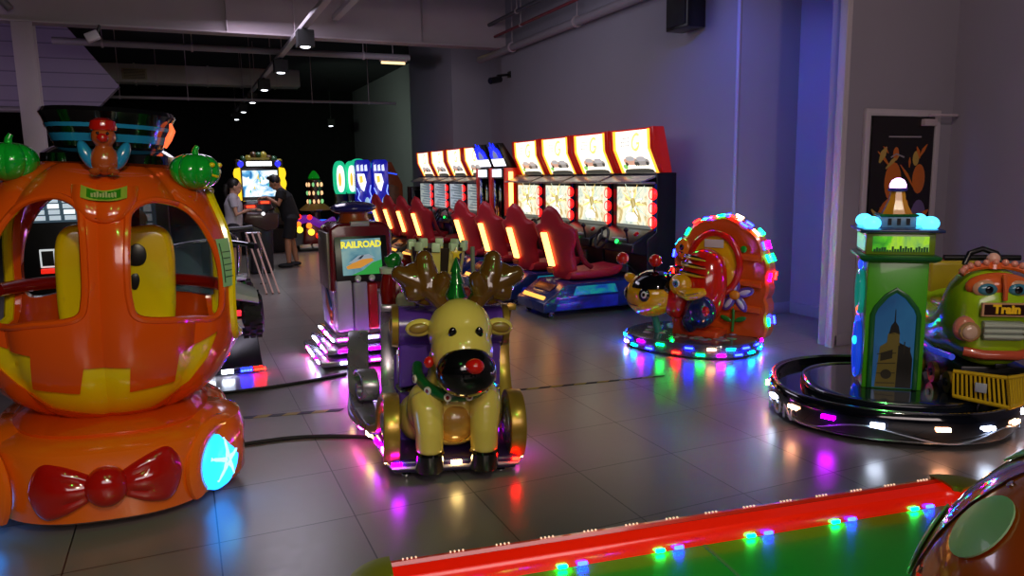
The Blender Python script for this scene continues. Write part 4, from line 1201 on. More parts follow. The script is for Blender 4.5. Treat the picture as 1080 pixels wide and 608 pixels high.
    # visor
    MB().prism([(1.13, 1.415), (1.34, 1.405), (1.34, 1.43), (1.15, 1.435)], -0.43, 0.43, 'xz').prism([(1.15, 1.435), (1.40, 1.525), (1.42, 1.50), (1.13, 1.415)], -0.43, 0.43, 'xz').build('visor', mat('visor_grey', '#8b8482', 0.3, metal=0.2), t, bevel=0.006)
    # header: kinked lit face between red side cheeks
    cheek = [(1.275, 2.03), (1.285, 1.80), (1.41, 1.53), (1.54, 1.53), (1.42, 2.03)]
    for s in (-1, 1):
        a, b = (s * 0.385, s * 0.458)
        MB().prism(cheek, min(a, b), max(a, b), 'xz').build('header_cheek', REDP, t, bevel=0.01)
    MB().prism([(1.30, 2.025), (1.312, 1.80), (1.437, 1.53), (1.53, 1.53), (1.41, 2.025)], -0.385, 0.385, 'xz').build('header_box', REDP, t)
    for s in (-1, 1):
        MB().grid([[V(x - 0.012, s * y, z) for x, z in [(1.30, 2.012), (1.312, 1.80), (1.437, 1.53)]] for y in (0.325, 0.384)]).build('header_border', HDRB, t, solid=0.006)
    fc = MB()
    def P(u, v, o=0.0):
        """u across (toward -Y positive), v 0 bottom .. 1 top of the header face"""
        L1, L2 = 0.2975, 0.213
        d = v * (L1 + L2)
        if d < L1:
            k = d / L1; x, z = 1.437 - 0.125 * k, 1.53 + 0.27 * k
            nx, nz = -0.87, -0.49
        else:
            k = (d - L1) / L2; x, z = 1.312 - 0.012 * k, 1.80 + 0.213 * k
            nx, nz = -1, -0.1
        return V(x + nx * (0.013 + o), -u, z + nz * (0.0 + o))
    fc.m(0).grid([[P(u, v) for v in (0.02, 0.3, 0.5828, 0.8, 0.985)] for u in (-0.325, -0.1, 0.1, 0.325)])
    def blob(cu_, cv, ru, rv, m, o, n=18, e=1.0):
        fc.m(m)
        ctr = fc.v(P(cu_, cv, o))
        vs = [fc.v(P(cu_ + ru * math.copysign(abs(cos(2 * pi * k / n)) ** e, cos(2 * pi * k / n)), cv + rv * math.copysign(abs(sin(2 * pi * k / n)) ** e, sin(2 * pi * k / n)), o)) for k in range(n)]
        for k in range(n):
            fc.face((ctr, vs[k], vs[(k + 1) % n]))
    # emblem: big tilted golden letter, pale scribbled letters left of it, two cars below on a dark road
    gl = [(0.10 + 0.075 * cos(radians(a)) + 0.02 * sin(radians(a)), 0.73 + 0.17 * sin(radians(a))) for a in range(50, 331, 14)] + [(0.165, 0.70), (0.11, 0.70)]
    def ribbon(pts, w, m, o):
        fc.m(m)
        q = [Vector(p) for p in pts]
        A, B = [], []
        for i in range(len(q)):
            tt = (q[min(len(q) - 1, i + 1)] - q[max(0, i - 1)]).normalized()
            nn = V(-tt.y, tt.x)
            A.append(fc.v(P(q[i].x + nn.x * w / 2, q[i].y + nn.y * w, o))); B.append(fc.v(P(q[i].x - nn.x * w / 2, q[i].y - nn.y * w, o)))
        for i in range(len(q) - 1):
            fc.face((A[i], A[i + 1], B[i + 1], B[i]))
    ribbon(gl, 0.034, 2, 0.003)
    for x, hgt in ((-0.20, .18), (-0.155, .24), (-0.11, .2), (-0.06, .26)):
        ribbon([(x, 0.62), (x + 0.012, 0.62 + hgt)], 0.016, 3, 0.003)
    for v_ in (0.66, 0.74, 0.82):
        ribbon([(-0.23, v_), (-0.03, v_ + 0.01)], 0.009, 3, 0.0035)
    blob(0.0, 0.035, 0.30, 0.075, 4, 0.002, e=0.6)
    blob(-0.10, 0.29, 0.15, 0.09, 5, 0.003, e=0.7); blob(0.12, 0.27, 0.15, 0.09, 6, 0.0035, e=0.7)
    blob(-0.10, 0.36, 0.09, 0.06, 3, 0.004, e=0.7); blob(0.12, 0.345, 0.09, 0.06, 3, 0.0045, e=0.7)
    for x in (-0.20, -0.01, 0.03, 0.22):
        blob(x, 0.23, 0.028, 0.05, 4, 0.005)
    blob(-0.25, 0.16, 0.05, 0.06, 7, 0.003)
    fc.build('header_face', [glow('header_white', '#fff3da', 1.7), HDRB, glow('letter_gold', '#f0d478', 1.25), glow('letter_grey', '#c3c0bd', 0.8), glow('road_grey', '#5c5a50', 0.45), glow('car_peach', '#d9a68a', 0.95), glow('car_grey', '#a8a29a', 0.8), glow('leaf_green', '#8fd06a', 1.0)], t, smooth=0)
    return t

racer = make_racer(0)
near_l = ['racing cabinet with blue lit seat platform at the near end of the row',
          'second racing cabinet from the bee ride, red seat with lit amber strip',
          'third racing cabinet from the bee ride, red seat with lit amber strip',
          'fourth racing cabinet of the near row, beside the slim dark cabinets']
for k in range(4):
    o = racer if k == 0 else copy_tree(racer)
    o.location = (3.43, 7.33 + k * 0.952, 0)
    o['label'] = near_l[k]
    o['group'] = 'racing cabinets of the near row'
racer2 = make_racer(1)
far_l = ['racing cabinet of the far row nearest the dark cabinets, partly hidden by them',
         'second racing cabinet of the far row, pale ranking screen',
         'third racing cabinet of the far row, pale ranking screen',
         'farthest racing cabinet at the end of the far row, before the wall pier']
for k in range(4):
    o = racer2 if k == 0 else copy_tree(racer2)
    o.location = (3.43, 12.40 + k * 0.97, 0)
    o['label'] = far_l[k]
    o['group'] = 'racing cabinets of the far row'

# two slim dark cabinets between the rows
def make_slim():
    t = thing('slim_cabinet', '', 'arcade machine', (0, 0, 0))
    MB().bx(0.06, 0.36, -0.27, 0.27, 0.03, 1.64).build('body', PL['black'], t, bevel=0.01)
    MB().bx(0.10, 0.34, -0.25, 0.25, 0, 0.03).build('plinth', PL['rubber'], t)
    MB().bx(0.045, 0.065, -0.24, 0.24, 0.55, 1.48).build('front_panel', mat('smoked_front', '#0a0a0c', 0.08, coat=0.8), t, bevel=0.004)
    MB().bx(0.04, 0.06, -0.12, 0.22, 1.50, 1.62).build('lit_label', glow('label_white', '#eef2ff', 1.8), t, bevel=0.004)
    for s in (-1, 1):
        MB().bx(0.03, 0.37, s * 0.285 - 0.015, s * 0.285 + 0.015, 0.4, 1.64).build('red_side', REDP, t, bevel=0.006)
    MB().prism([(-0.16, 0.62), (0.06, 0.56), (0.06, 0.76), (-0.14, 0.72)], -0.26, 0.26, 'xz').build('control_shelf', mat('dash_black', '#131316', 0.3), t, bevel=0.012)
    tp = MB().prism([(-0.05, 2.02), (0.10, 1.64), (0.30, 1.64), (0.05, 2.02)], -0.24, 0.24, 'xz').build('topper', PL['black'], t, bevel=0.01)
    f = MB()
    f.m(0).prism([(-0.24, 0.0), (0.24, 0.0), (0.24, 0.12), (-0.24, 0.12)], -0.006, 0.004, 'xz')
    f.m(1).prism([(-0.22, 0.13), (0.22, 0.13), (0.20, 0.24), (0.14, 0.30), (0.11, 0.25), (0.06, 0.38), (0.02, 0.28), (-0.05, 0.40), (-0.08, 0.27), (-0.14, 0.33), (-0.17, 0.22), (-0.22, 0.2)], -0.012, 0.004, 'xz')
    f.m(2).prism([(-0.10, 0.14), (0.10, 0.14), (0.08, 0.22), (0.0, 0.27), (-0.08, 0.2)], -0.016, 0.0, 'xz')
    o = f.build('topper_face', [glow('topper_white', '#eef0ff', 1.6), glow('topper_blue', '#1c2cff', 1.4), glow('topper_grey', '#8f98b8', 0.6)], tp, smooth=0)
    o.matrix_local = Matrix.Translation((0.088, 0, 1.67)) @ Matrix.Rotation(radians(-90), 4, 'Z') @ Matrix.Rotation(radians(22.6), 4, 'X')
    return t
sl = make_slim()
for k, l in enumerate(('slim black cabinet with blue crowned topper and amber tube, next to the near racing row', 'slim black cabinet with blue crowned topper on the far side of its twin')):
    o = sl if k == 0 else copy_tree(sl)
    o.location = (4.56, 10.98 + k * 0.615, 0)
    o['label'] = l
    o['group'] = 'slim dark cabinets'
    if k == 0:
        pass
MB().bx(0.10, 0.17, -0.322, -0.30, 0.75, 1.58).build('amber_tube', TUBE, sl, bevel=0.006)
# ------------------------------------------------------------------ bee and hive ride
HIV = mat('hive_orange', '#d9551a', 0.25, coat=0.5, var=0.08, scale=6)
YB = mat('bee_yellow', '#e0a30c', 0.15, coat=0.9)
REDB = mat('bee_red', '#c41d0c', 0.15, coat=0.9)
NVB = mat('navy_fibreglass', '#16204f', 0.2, coat=0.8)
WHT = mat('white_gloss', '#d6d2cc', 0.25, coat=0.6)
br = thing('bee_ride', 'bee and orange hive ride ringed with coloured lights in front of the blue corner', 'kiddie ride', (4.05, 5.28, 0), radians(-62))
def ell(rx, ry, n=64, e=2.4, cx=0.0, cy=0.0):
    return [(cx + rx * math.copysign(abs(cos(2 * pi * k / n)) ** (2 / e), cos(2 * pi * k / n)), cy + ry * math.copysign(abs(sin(2 * pi * k / n)) ** (2 / e), sin(2 * pi * k / n))) for k in range(n)]
def ring3(pts, z):
    return [V(x, y, z) for x, y in pts]
MB().loft([ring3(ell(0.57, 0.44), 0.012), ring3(ell(0.585, 0.455), 0.025), ring3(ell(0.585, 0.455), 0.105), ring3(ell(0.57, 0.44), 0.125), ring3(ell(0.50, 0.37), 0.13)]).build('base', mat('bee_base', '#4a4658', 0.2, coat=0.6), br)
gr = MB()
random.seed(8)
for k in range(60):          # embossed pebbles of the moulded meadow
    a, r = random.uniform(0, 2 * pi), sqrt(random.uniform(0, 1))
    gr.m(k % 3).ball((0.46 * r * cos(a), 0.33 * r * sin(a), 0.128), (random.uniform(.02, .05), random.uniform(.02, .04), 0.012), 10)
tag(gr.build('moulded_pebbles', [mat('pebble_a', '#8c7f9a', 0.25, coat=0.5), mat('pebble_b', '#6c8a7a', 0.25, coat=0.5), mat('pebble_c', '#a08a8a', 0.25, coat=0.5)], br), kind='stuff')
cols = ('blue', 'magenta', 'green', 'blue', 'peach', 'cyan', 'blue', 'red', 'green', 'magenta', 'blue', 'cyan')
for row, z in ((0, 0.095), (1, 0.045)):
    for k in range(19):
        a = 2 * pi * (k + 0.5 * row) / 19
        e = 2.4
        x = 0.592 * math.copysign(abs(cos(a)) ** (2 / e), cos(a)); y = 0.462 * math.copysign(abs(sin(a)) ** (2 / e), sin(a))
        d = V(-0.592 * sin(a), 0.462 * cos(a), 0)
        led(br, (x, y, z), d, cols[(k + 5 * row) % 12], 0.07, 0.014)
# hive: lumpy arch standing across the back
def hive_pts(k_, off=0.0):
    pts = []
    n = 90
    for i in range(n + 1):
        a = pi * i / n
        lump = 1 + 0.06 * abs(sin(a * 4.5)) 
        r = (0.415 + off) * lump
        x = 0.20 - r * cos(a) * (1 - 0.04 * sin(a))
        z = 0.70 + (0.43 + off) * lump * sin(a)
        pts.append((x, z))
    left = [(0.20 - (0.415 + off) * (1 + 0.06 * abs(sin(j * 0.9))), 0.13 + j * 0.57 / 12) for j in range(12)]
    right = [(0.20 + (0.415 + off) * (1 + 0.06 * abs(sin((12 - j) * 0.9))), 0.70 - j * 0.57 / 12) for j in range(1, 13)]
    return left + pts + right
hp = hive_pts(0)
hv = MB().loft([[V(x, y, z) for x, z in hive_pts(0, o)] for y, o in ((0.10, -0.045), (0.085, -0.02), (0.10, 0.0), (0.24, 0.0), (0.255, -0.02), (0.24, -0.045))])
hive = hv.build('hive', HIV, br)
# raised bands on the front
for k, z in enumerate((0.36, 0.58, 0.80)):
    MB().tube([V(-0.20 + 0.82 * i / 20 * 1.0 - 0.0, 0.085, z + 0.02 * sin(i * pi / 20)) for i in range(1, 20)], 0.02, 8, flat=1.6).build('hive_band', HIV, hive)
ov = closed_curve([Vector((0.17 + 0.225 * cos(a), 0.74 + 0.27 * sin(a))) for a in [2 * pi * k / 12 for k in range(12)]], 4)
MB().prism([(p.x, p.y) for p in ov], 0.06, 0.10, 'xz').build('doorway', YB, hive, bevel=0.01)
MB().tube([V(p.x, 0.06, p.y) for p in ov], 0.03, 10, closed=True).build('doorway_ring', REDB, hive)
MB().bx(0.08, 0.25, 0.052, 0.064, 0.885, 0.955).build('paper_notice', mat('paper', '#c9c0bd', 0.7), hive)
MB().ball((-0.13, 0.07, 0.86), (0.075, 0.03, 0.09), 18).build('face_patch', mat('hive_amber', '#e0781c', 0.2, coat=0.6), hive)
MB().ball((-0.13, 0.043, 0.875), (0.022, 0.01, 0.03), 12).ball((-0.14, 0.045, 0.83), (0.03, 0.01, 0.008), 10).build('face_marks', BLK, hive)
fl_ = MB()
for k in range(5):
    a = pi / 2 + 2 * pi * k / 5
    R = Matrix.Rotation(-(a - pi / 2), 3, 'Y')
    c = V(0.36 + 0.090 * cos(a), 0.07, 0.485 + 0.090 * sin(a))
    fl_.m(0).ball(c, (0.042, 0.014, 0.082), 16, R)
    fl_.m(1).ball(c + V(0.0, -0.006, 0), (0.024, 0.012, 0.058), 14, R)
flo = fl_.build('flower_petals', [mat('petal_violet', '#5b3c96', 0.2, coat=0.7), mat('petal_white', '#c9c2dc', 0.2, coat=0.7)], hive)
MB().ball((0.36, 0.055, 0.485), (0.048, 0.022, 0.042), 18).build('flower_centre', mat('flower_amber', '#d98412', 0.2, coat=0.7), flo)
MB().tube([V(0.345, 0.078, 0.40), V(0.348, 0.076, 0.28), V(0.34, 0.078, 0.16)], 0.012, 8).ball((0.28, 0.076, 0.27), (0.055, 0.012, 0.022), 14, rot('Y', 20)).ball((0.41, 0.076, 0.275), (0.055, 0.012, 0.022), 14, rot('Y', -20)).build('flower_stem', mat('stem_green', '#1d7a2c', 0.3, coat=0.5), flo)
MB().ball((0.42, 0.075, 0.88), (0.03, 0.012, 0.03), 14).build('green_stud', GRN, hive)
hc = ('green', 'red', 'blue', 'cyan', 'green', 'red', 'blue', 'green', 'red', 'blue', 'peach', 'blue', 'green', 'magenta', 'green', 'red', 'blue', 'green', 'red', 'blue')
N = len(hp)
for r_, y in ((0, 0.10), (1, 0.235)):
    for k in range(15):
        i = int(4 + k * (N - 8) / 14)
        p, q = Vector(hive_pts(0, 0.012)[min(N - 1, i + 1)]), Vector(hive_pts(0, 0.012)[max(0, i - 1)])
        c = (p + q) / 2
        d = V(p.x - q.x, 0, p.y - q.y)
        led(br, (c.x, y, c.y), d, hc[(k + 2 * r_) % 20], 0.07, 0.016, 0.014, up=(0, 1, 0))
# red riding body with striped hood, bird face with big yellow bill, navy lower part
rb = MB()
rings = []
for z, w, dpt, y in ((0.24, 0.10, 0.10, -0.06), (0.32, 0.17, 0.15, -0.06), (0.48, 0.205, 0.18, -0.05), (0.64, 0.21, 0.18, -0.03), (0.76, 0.185, 0.16, -0.01), (0.83, 0.14, 0.12, 0.0), (0.865, 0.08, 0.07, 0.0), (0.88, 0.02, 0.02, 0.0)):
    rings.append([V(0.115 + w * cos(a), y + dpt * sin(a), z) for a in [2 * pi * k / 32 for k in range(32)]])
rb.loft(rings)
bod = rb.build('striped_body', REDB, br, sub=1)
for k, (z, w, dp) in enumerate(((0.80, 0.166, 0.145), (0.735, 0.196, 0.168), (0.665, 0.210, 0.180))):
    pts = [V(0.115 + w * cos(a), -0.022 + 0.006 * k * -1 + dp * sin(a), z + 0.014 * sin(a * 2)) for a in [radians(-165 + 10 * i) for i in range(11)]]
    MB().tube(pts, [0.002 + 0.013 * sin(pi * i / 10) for i in range(11)], 8).build('stripe', mat('stripe_yellow', '#d0a82a', 0.2, coat=0.7), bod)
    pts2 = [p + V(0.0, -0.002, 0.018) for p in pts]
    MB().tube(pts2, [0.002 + 0.008 * sin(pi * i / 10) for i in range(11)], 8).build('stripe', BLK, bod)
bf = MB().ball((0.0, -0.24, 0.585), (0.10, 0.085, 0.095), 24)
bf.tube([V(0.02, -0.26, 0.53), V(0.10, -0.285, 0.515), V(0.19, -0.27, 0.53), V(0.235, -0.25, 0.55)], [0.065, 0.075, 0.062, 0.035], 16, flat=0.75)
bf = bf.build('bird_face', YB, br, remesh=0.009, relax=4)
MB().ball((-0.005, -0.318, 0.605), (0.034, 0.014, 0.036), 18).build('eye_white', WHT, bf)
MB().ball((-0.002, -0.330, 0.603), (0.024, 0.010, 0.027), 16).build('iris', mat('iris_blue', '#2a6f8c', 0.1, coat=1.0), bf)
MB().ball((0.0, -0.338, 0.603), (0.012, 0.006, 0.014), 12).build('pupil', BLK, bf)
MB().tube([V(0.06, -0.345, 0.53), V(0.12, -0.352, 0.52), V(0.20, -0.325, 0.54)], 0.006, 6).build('bill_line', mat('bill_ochre', '#9a6a10', 0.4), bf)  # darker ochre line along the bill
nv = MB().ball((0.16, -0.19, 0.36), (0.135, 0.12, 0.15), 20).ball((0.08, -0.19, 0.28), (0.075, 0.09, 0.11), 18).build('navy_lower_body', NVB, br, remesh=0.012, relax=3)
MB().ball((0.245, -0.275, 0.385), (0.035, 0.025, 0.04), 14).build('red_spot', REDB, nv)
MB().ball((-0.07, -0.17, 0.44), (0.12, 0.12, 0.17), 20).build('red_chest', REDB, br)
st_ = MB()
st_.prism([(-0.12, 0.125), (0.30, 0.125), (0.30, 0.19), (0.05, 0.19), (0.02, 0.22), (-0.02, 0.33), (-0.07, 0.34), (-0.10, 0.25)], -0.16, 0.08, 'xz').build('seat', mat('seat_orange', '#d8481c', 0.25, coat=0.5), br, bevel=0.02, seg=3)
# bee head on a spring post
hb = V(-0.30, -0.20, 0.47)
MB().cyl((-0.24, -0.16, 0.12), (-0.27, -0.18, 0.27), 0.035, 0.03).build('post', mat('post_teal', '#2a8c7c', 0.3, coat=0.5), br)
be = MB().ball(hb, (0.225, 0.205, 0.20), 36).build('bee_head', YB, br)
capm = MB()
rows = []
for i in range(14):
    t = radians(4 + i * 5.2)
    rows.append([hb + V(0.03, 0.0, 0.012) + V(0.232 * sin(t) * cos(a) * (1 + 0.10 * sin(3 * a + .4) * (i / 13)), 0.214 * sin(t) * sin(a), 0.208 * cos(t)) for a in [2 * pi * k / 36 for k in range(36)]])
capm.grid(rows, closev=True, cap0=True).build('black_cap', BLK, be)
MB().ball(hb + V(0.155, 0.05, 0.06), (0.09, 0.16, 0.14), 20).build('black_nape', BLK, be)
for ex, ey, ez in ((0.04, -0.198, 0.025), (-0.185, -0.105, 0.015)):
    n = V(ex, ey, ez).normalized()
    Rq = n.to_track_quat('Z', 'Y').to_matrix()
    q = MB().lathe([(0, 0.018), (0.044, 0.013), (0.060, 0.0), (0.0, -0.01)], 22, hb + V(ex, ey, ez), Rq, sx=0.8).build('eye', BLK, be)
    MB().lathe([(0, 0.023), (0.026, 0.020), (0.034, 0.011), (0, 0.0)], 18, hb + V(ex, ey, ez), Rq, sx=0.8).build('eye_ring', WHT, q)
    MB().lathe([(0, 0.028), (0.014, 0.026), (0.019, 0.017), (0, 0.010)], 14, hb + V(ex, ey, ez), Rq, sx=0.8).build('pupil', BLK, q)
MB().tube([hb + V(-0.16, -0.135, -0.055), hb + V(-0.10, -0.178, -0.075), hb + V(-0.03, -0.193, -0.08)], 0.007, 8).build('mouth', mat('mouth_dark', '#5a2a08', 0.4), be)
MB().ball(hb + V(-0.215, 0.03, 0.125), (0.07, 0.045, 0.045), 16, rot('Y', 20)).build('ear', YB, be)
for a_, b_ in ((V(-0.13, 0.0, 0.17), V(-0.275, -0.02, 0.275)), (V(0.035, -0.02, 0.20), V(0.055, -0.03, 0.275))):
    MB().tube([hb + a_, hb + a_ * 0.4 + b_ * 0.6 + V(0.0, 0, 0.02), hb + b_], 0.010, 8).build('antenna', BLK, be)
    MB().ball(hb + b_ + V(0, 0, 0.03), 0.056, 20).build('antenna_ball', REDB, be)
MB().tube([V(-0.24, 0.0, 0.66), V(-0.20, -0.02, 0.70), V(-0.12, -0.03, 0.71), V(-0.06, -0.02, 0.69)], 0.011, 8).cyl((-0.15, -0.03, 0.70), (-0.15, -0.02, 0.60), 0.012).build('handlebar', PL['chrome'], br)

# ------------------------------------------------------------------ clock tower roundabout and its train
TG = mat('tower_green', '#4fb016', 0.3, coat=0.4)
TG2 = mat('tower_dark_green', '#12602a', 0.3, coat=0.4)
tr_ = thing('tower_roundabout', 'round black roundabout base with lit rim and tall green clock tower', 'kiddie ride', (3.98, 3.22, 0), radians(-41))
RX, RY = 0.70, 0.68
def tr_ring(k, z, e=2.3):
    return ring3(ell(RX * k, RY * k, 96, e), z)
MB().loft([tr_ring(0.90, 0.02), tr_ring(0.955, 0.035), tr_ring(0.985, 0.07), tr_ring(1.0, 0.15), tr_ring(0.99, 0.195), tr_ring(0.965, 0.212), tr_ring(0.93, 0.205), tr_ring(0.925, 0.16), tr_ring(0.2, 0.16)]).build('base', mat('roundabout_black', '#0a0d16', 0.1, coat=1.0), tr_)
MB().loft([tr_ring(0.85, 0.0), tr_ring(0.85, 0.03)]).build('plinth', PL['rubber'], tr_)
MB().loft([tr_ring(0.72, 0.15), tr_ring(0.715, 0.19), tr_ring(0.69, 0.203), tr_ring(0.60, 0.205), tr_ring(0.1, 0.205)]).build('turntable', mat('turntable_steel', '#1d222c', 0.15, metal=0.3, coat=0.8), tr_)
for k, z, r in ((0.965, 0.212, 0.007), (0.70, 0.203, 0.007), (0.94, 0.208, 0.005), (0.96, 0.045, 0.006)):
    MB().tube(tr_ring(k, z), r, 6, closed=True).build('chrome_trim', PL['chrome'], tr_)
def rim_pt(a, z, k=1.006):
    e = 2.3
    return V(RX * k * math.copysign(abs(cos(a)) ** (2 / e), cos(a)), RY * k * math.copysign(abs(sin(a)) ** (2 / e), sin(a)), z)
wv = [rim_pt(2 * pi * k / 120, 0.085 + 0.035 * sin(2 * pi * k / 120 * 6), 0.998) for k in range(120)]
MB().tube(wv, 0.0045, 6, closed=True).build('wave_line', mat('wave_silver', '#a9b0c0', 0.25, metal=0.6), tr_)
lc = ('white', 'peach', 'white', 'peach', 'magenta', 'white', 'peach')
for k in range(17):
    a = 2 * pi * (k + 0.3) / 17
    d = rim_pt(a + .05, 0) - rim_pt(a - .05, 0)
    led(tr_, rim_pt(a, 0.135, 1.012), d, lc[k % 7], 0.075, 0.018)
# letters round the rim
for i, c_ in enumerate('FUN'):
    a = radians(-166 + i * 10)
    p = rim_pt(a, 0.085, 1.012)
    n = V(p.x, p.y, 0).normalized()
    MB().text(c_, 0.115, Matrix.Translation(p) @ Matrix.Rotation(atan2(n.y, n.x) + pi / 2, 4, 'Z') @ Matrix.Rotation(pi / 2, 4, 'X'), 0.002, 0.002).build('rim_letter', mat('rim_silver', '#ccd6ee', 0.3, metal=0.4), tr_, smooth=0)
# tower
w = 0.165
sh = MB().bx(-w, w, -w, w, 0.205, 1.0).build('tower_shaft', TG, tr_, bevel=0.008)
ar = lambda s, z0: [(-0.115 * s, z0), (0.115 * s, z0), (0.115 * s, 0.66), (0.10 * s, 0.70), (0.05 * s, 0.765), (0.0, 0.80 + 0.02 * (s - 1)), (-0.05 * s, 0.765), (-0.10 * s, 0.70), (-0.115 * s, 0.66)]
pc_ = MB().m(0).prism(ar(1.0, 0.215), -w - 0.006, -w + 0.004, 'xz')
pan = pc_.build('arch_panel', screen('arch_sky', ['#123a6a', '#1f5f96', '#2a76a8'], 0.35, 2, 4), sh, smooth=0)
MB().m(0).stroke([(-0.125, 0.21), (-0.125, 0.665), (-0.108, 0.71), (-0.055, 0.78), (0.0, 0.82), (0.055, 0.78), (0.108, 0.71), (0.125, 0.665), (0.125, 0.21)], 0.028, -w - 0.016, -w + 0.004, 'xz').build('arch_frame', TG2, sh, bevel=0.004)
pt = MB()
pt.m(0).prism([(-0.095, 0.218), (0.02, 0.218), (0.025, 0.50), (-0.005, 0.52), (-0.075, 0.47)], -w - 0.009, -w - 0.004, 'xz')
pt.m(1).prism([(0.02, 0.218), (0.105, 0.218), (0.105, 0.40), (0.085, 0.47), (0.025, 0.50)], -w - 0.009, -w - 0.004, 'xz')
pt.m(0).prism([(-0.04, 0.47), (0.03, 0.48), (0.028, 0.55), (0.0, 0.56), (-0.035, 0.55)], -w - 0.0095, -w - 0.004, 'xz')
pt.m(1).prism([(-0.03, 0.55), (0.03, 0.55), (0.02, 0.60), (0.0, 0.63), (-0.02, 0.60)], -w - 0.0095, -w - 0.004, 'xz')
pt.m(1).prism([(-0.004, 0.62), (0.004, 0.62), (0.002, 0.70), (-0.002, 0.70)], -w - 0.0095, -w - 0.004, 'xz')
pt.m(2).prism([(-0.07, 0.38), (-0.005, 0.40), (-0.005, 0.455), (-0.07, 0.43)], -w - 0.0105, -w - 0.004, 'xz')
pt.m(2).disc((-0.035, -w - 0.009, 0.30), 0.03, (0, -1, 0), 0.002, 20)
for k in range(4):
    pt.m(2).prism([(-0.09, 0.24 + k * 0.06), (0.015, 0.245 + k * 0.062), (0.015, 0.25 + k * 0.062), (-0.09, 0.245 + k * 0.06)], -w - 0.0105, -w - 0.004, 'xz')
for x in (0.055, 0.085):
    pt.m(2).prism([(x, 0.43), (x + .006, 0.43), (x + .006, 0.56 - x), (x, 0.56 - x)], -w - 0.0095, -w - 0.004, 'xz')
pt.build('clock_tower_print', [mat('print_stone', '#7a6a2c', 0.4), mat('print_shade', '#141109', 0.4), mat('print_line', '#2d2612', 0.4)], pan, smooth=0)
# left face: clear lit ring ornaments
for c_, z, m_ in (('o', 0.78, 0), ('b', 0.42, 1)):
    pts = [V(-w - 0.015, 0.10 * cos(2 * pi * k / 30), z + (0.13 if m_ == 0 else 0.17) * sin(2 * pi * k / 30)) for k in range(30)]
    MB().tube(pts, 0.016, 8, closed=True).build('side_ring', mat('clear_blue_ring', '#2a56c8', 0.1, coat=1.0, emit='#1c50ff', es=0.5) if m_ else mat('clear_teal_ring', '#2a9c8c', 0.1, coat=1.0, emit='#20b0a0', es=0.35), sh)
for z, c_ in ((0.95, 'blue'), (0.60, 'blue'), (0.26, 'blue'), (0.66, 'orange'), (0.45, 'cyan')):
    MB().ball((-w - 0.018, 0.0 if c_ != 'cyan' else 0.09, z), (0.014, 0.035, 0.03), 14).build('side_lamp', glow('side_lamp_' + c_, {'blue': '#1c38ff', 'orange': '#ff5a1c', 'cyan': '#20c8ff'}[c_], 2.2), sh)
def sq(a, z):
    return [V(x * a, y * a, z) for x, y in ((-1, -1), (1, -1), (1, 1), (-1, 1))]
MB().loft([sq(0.19, 0.985), sq(0.215, 1.0), sq(0.22, 1.02), sq(0.19, 1.03)]).build('lower_ledge', TG2, tr_, bevel=0.005)
lb = MB().bx(-0.185, 0.185, -0.185, 0.185, 1.03, 1.155).build('lantern_box', mat('tower_olive', '#6f8a1c', 0.3, coat=0.4), tr_, bevel=0.006)
MB().bx(-0.15, 0.15, -0.19, -0.183, 1.05, 1.14).build('lit_window', screen('skyline_window', ['#2f8a2c', '#5fd02a', '#b8f03a', '#6fae6a'], 0.75, 5, 6), lb)
sk = MB()
random.seed(3)
x = -0.145
while x < 0.14:
    h = random.uniform(0.01, 0.035)
    sk.bx(x, x + 0.012, -0.192, -0.189, 1.05, 1.05 + h); x += 0.014
sk.build('skyline_print', mat('skyline_green', '#1a5a2a', 0.4), lb, smooth=0)
MB().bx(-0.19, -0.183, -0.15, 0.15, 1.05, 1.14).build('lit_window', glow('side_window_glow', '#7fd8a0', 0.7), lb)
MB().loft([sq(0.19, 1.155), sq(0.225, 1.165), sq(0.225, 1.18), sq(0.20, 1.185)]).build('upper_ledge', mat('ledge_navy', '#12285e', 0.3, coat=0.4), tr_, bevel=0.004)
for x in (-0.155, 0.155):
    for y in (-0.155, 0.155):
        MB().ball((x, y, 1.215), (0.05, 0.05, 0.042), 20).build('dome_lamp', glow('dome_ice_blue', '#4ac4ff', 3.0), tr_)
tu = MB().bx(-0.095, 0.095, -0.095, 0.095, 1.185, 1.25).build('turret', mat('turret_grey', '#5f7f96', 0.35), tr_, bevel=0.004)
for k in (-1, 0, 1):
    MB().bx(k * 0.05 - 0.01, k * 0.05 + 0.01, -0.099, -0.094, 1.20, 1.24).build('turret_window', PL['black'], tu)
MB().loft([sq(0.10, 1.25), sq(0.108, 1.257), sq(0.10, 1.265)]).build('turret_ledge', TG2, tu)
MB().lathe([(0.09, 1.262), (0.075, 1.29), (0.05, 1.345), (0.04, 1.40), (0.0, 1.402)], 8, R=rot('Z', 22.5)).build('spire', mat('spire_gold_orange', '#c8861c', 0.2, coat=0.8), tr_, smooth=0)
MB().lathe([(0.05, 1.40), (0.056, 1.41), (0.05, 1.42), (0, 1.421)], 20).build('spire_collar', mat('collar_violet', '#3a2a7c', 0.3), tr_)
MB().lathe([(0.046, 1.42), (0.047, 1.44), (0.035, 1.465), (0.015, 1.478), (0, 1.48)], 20).build('beacon', glow('beacon_violet', '#e0b0ff', 4.0), tr_)

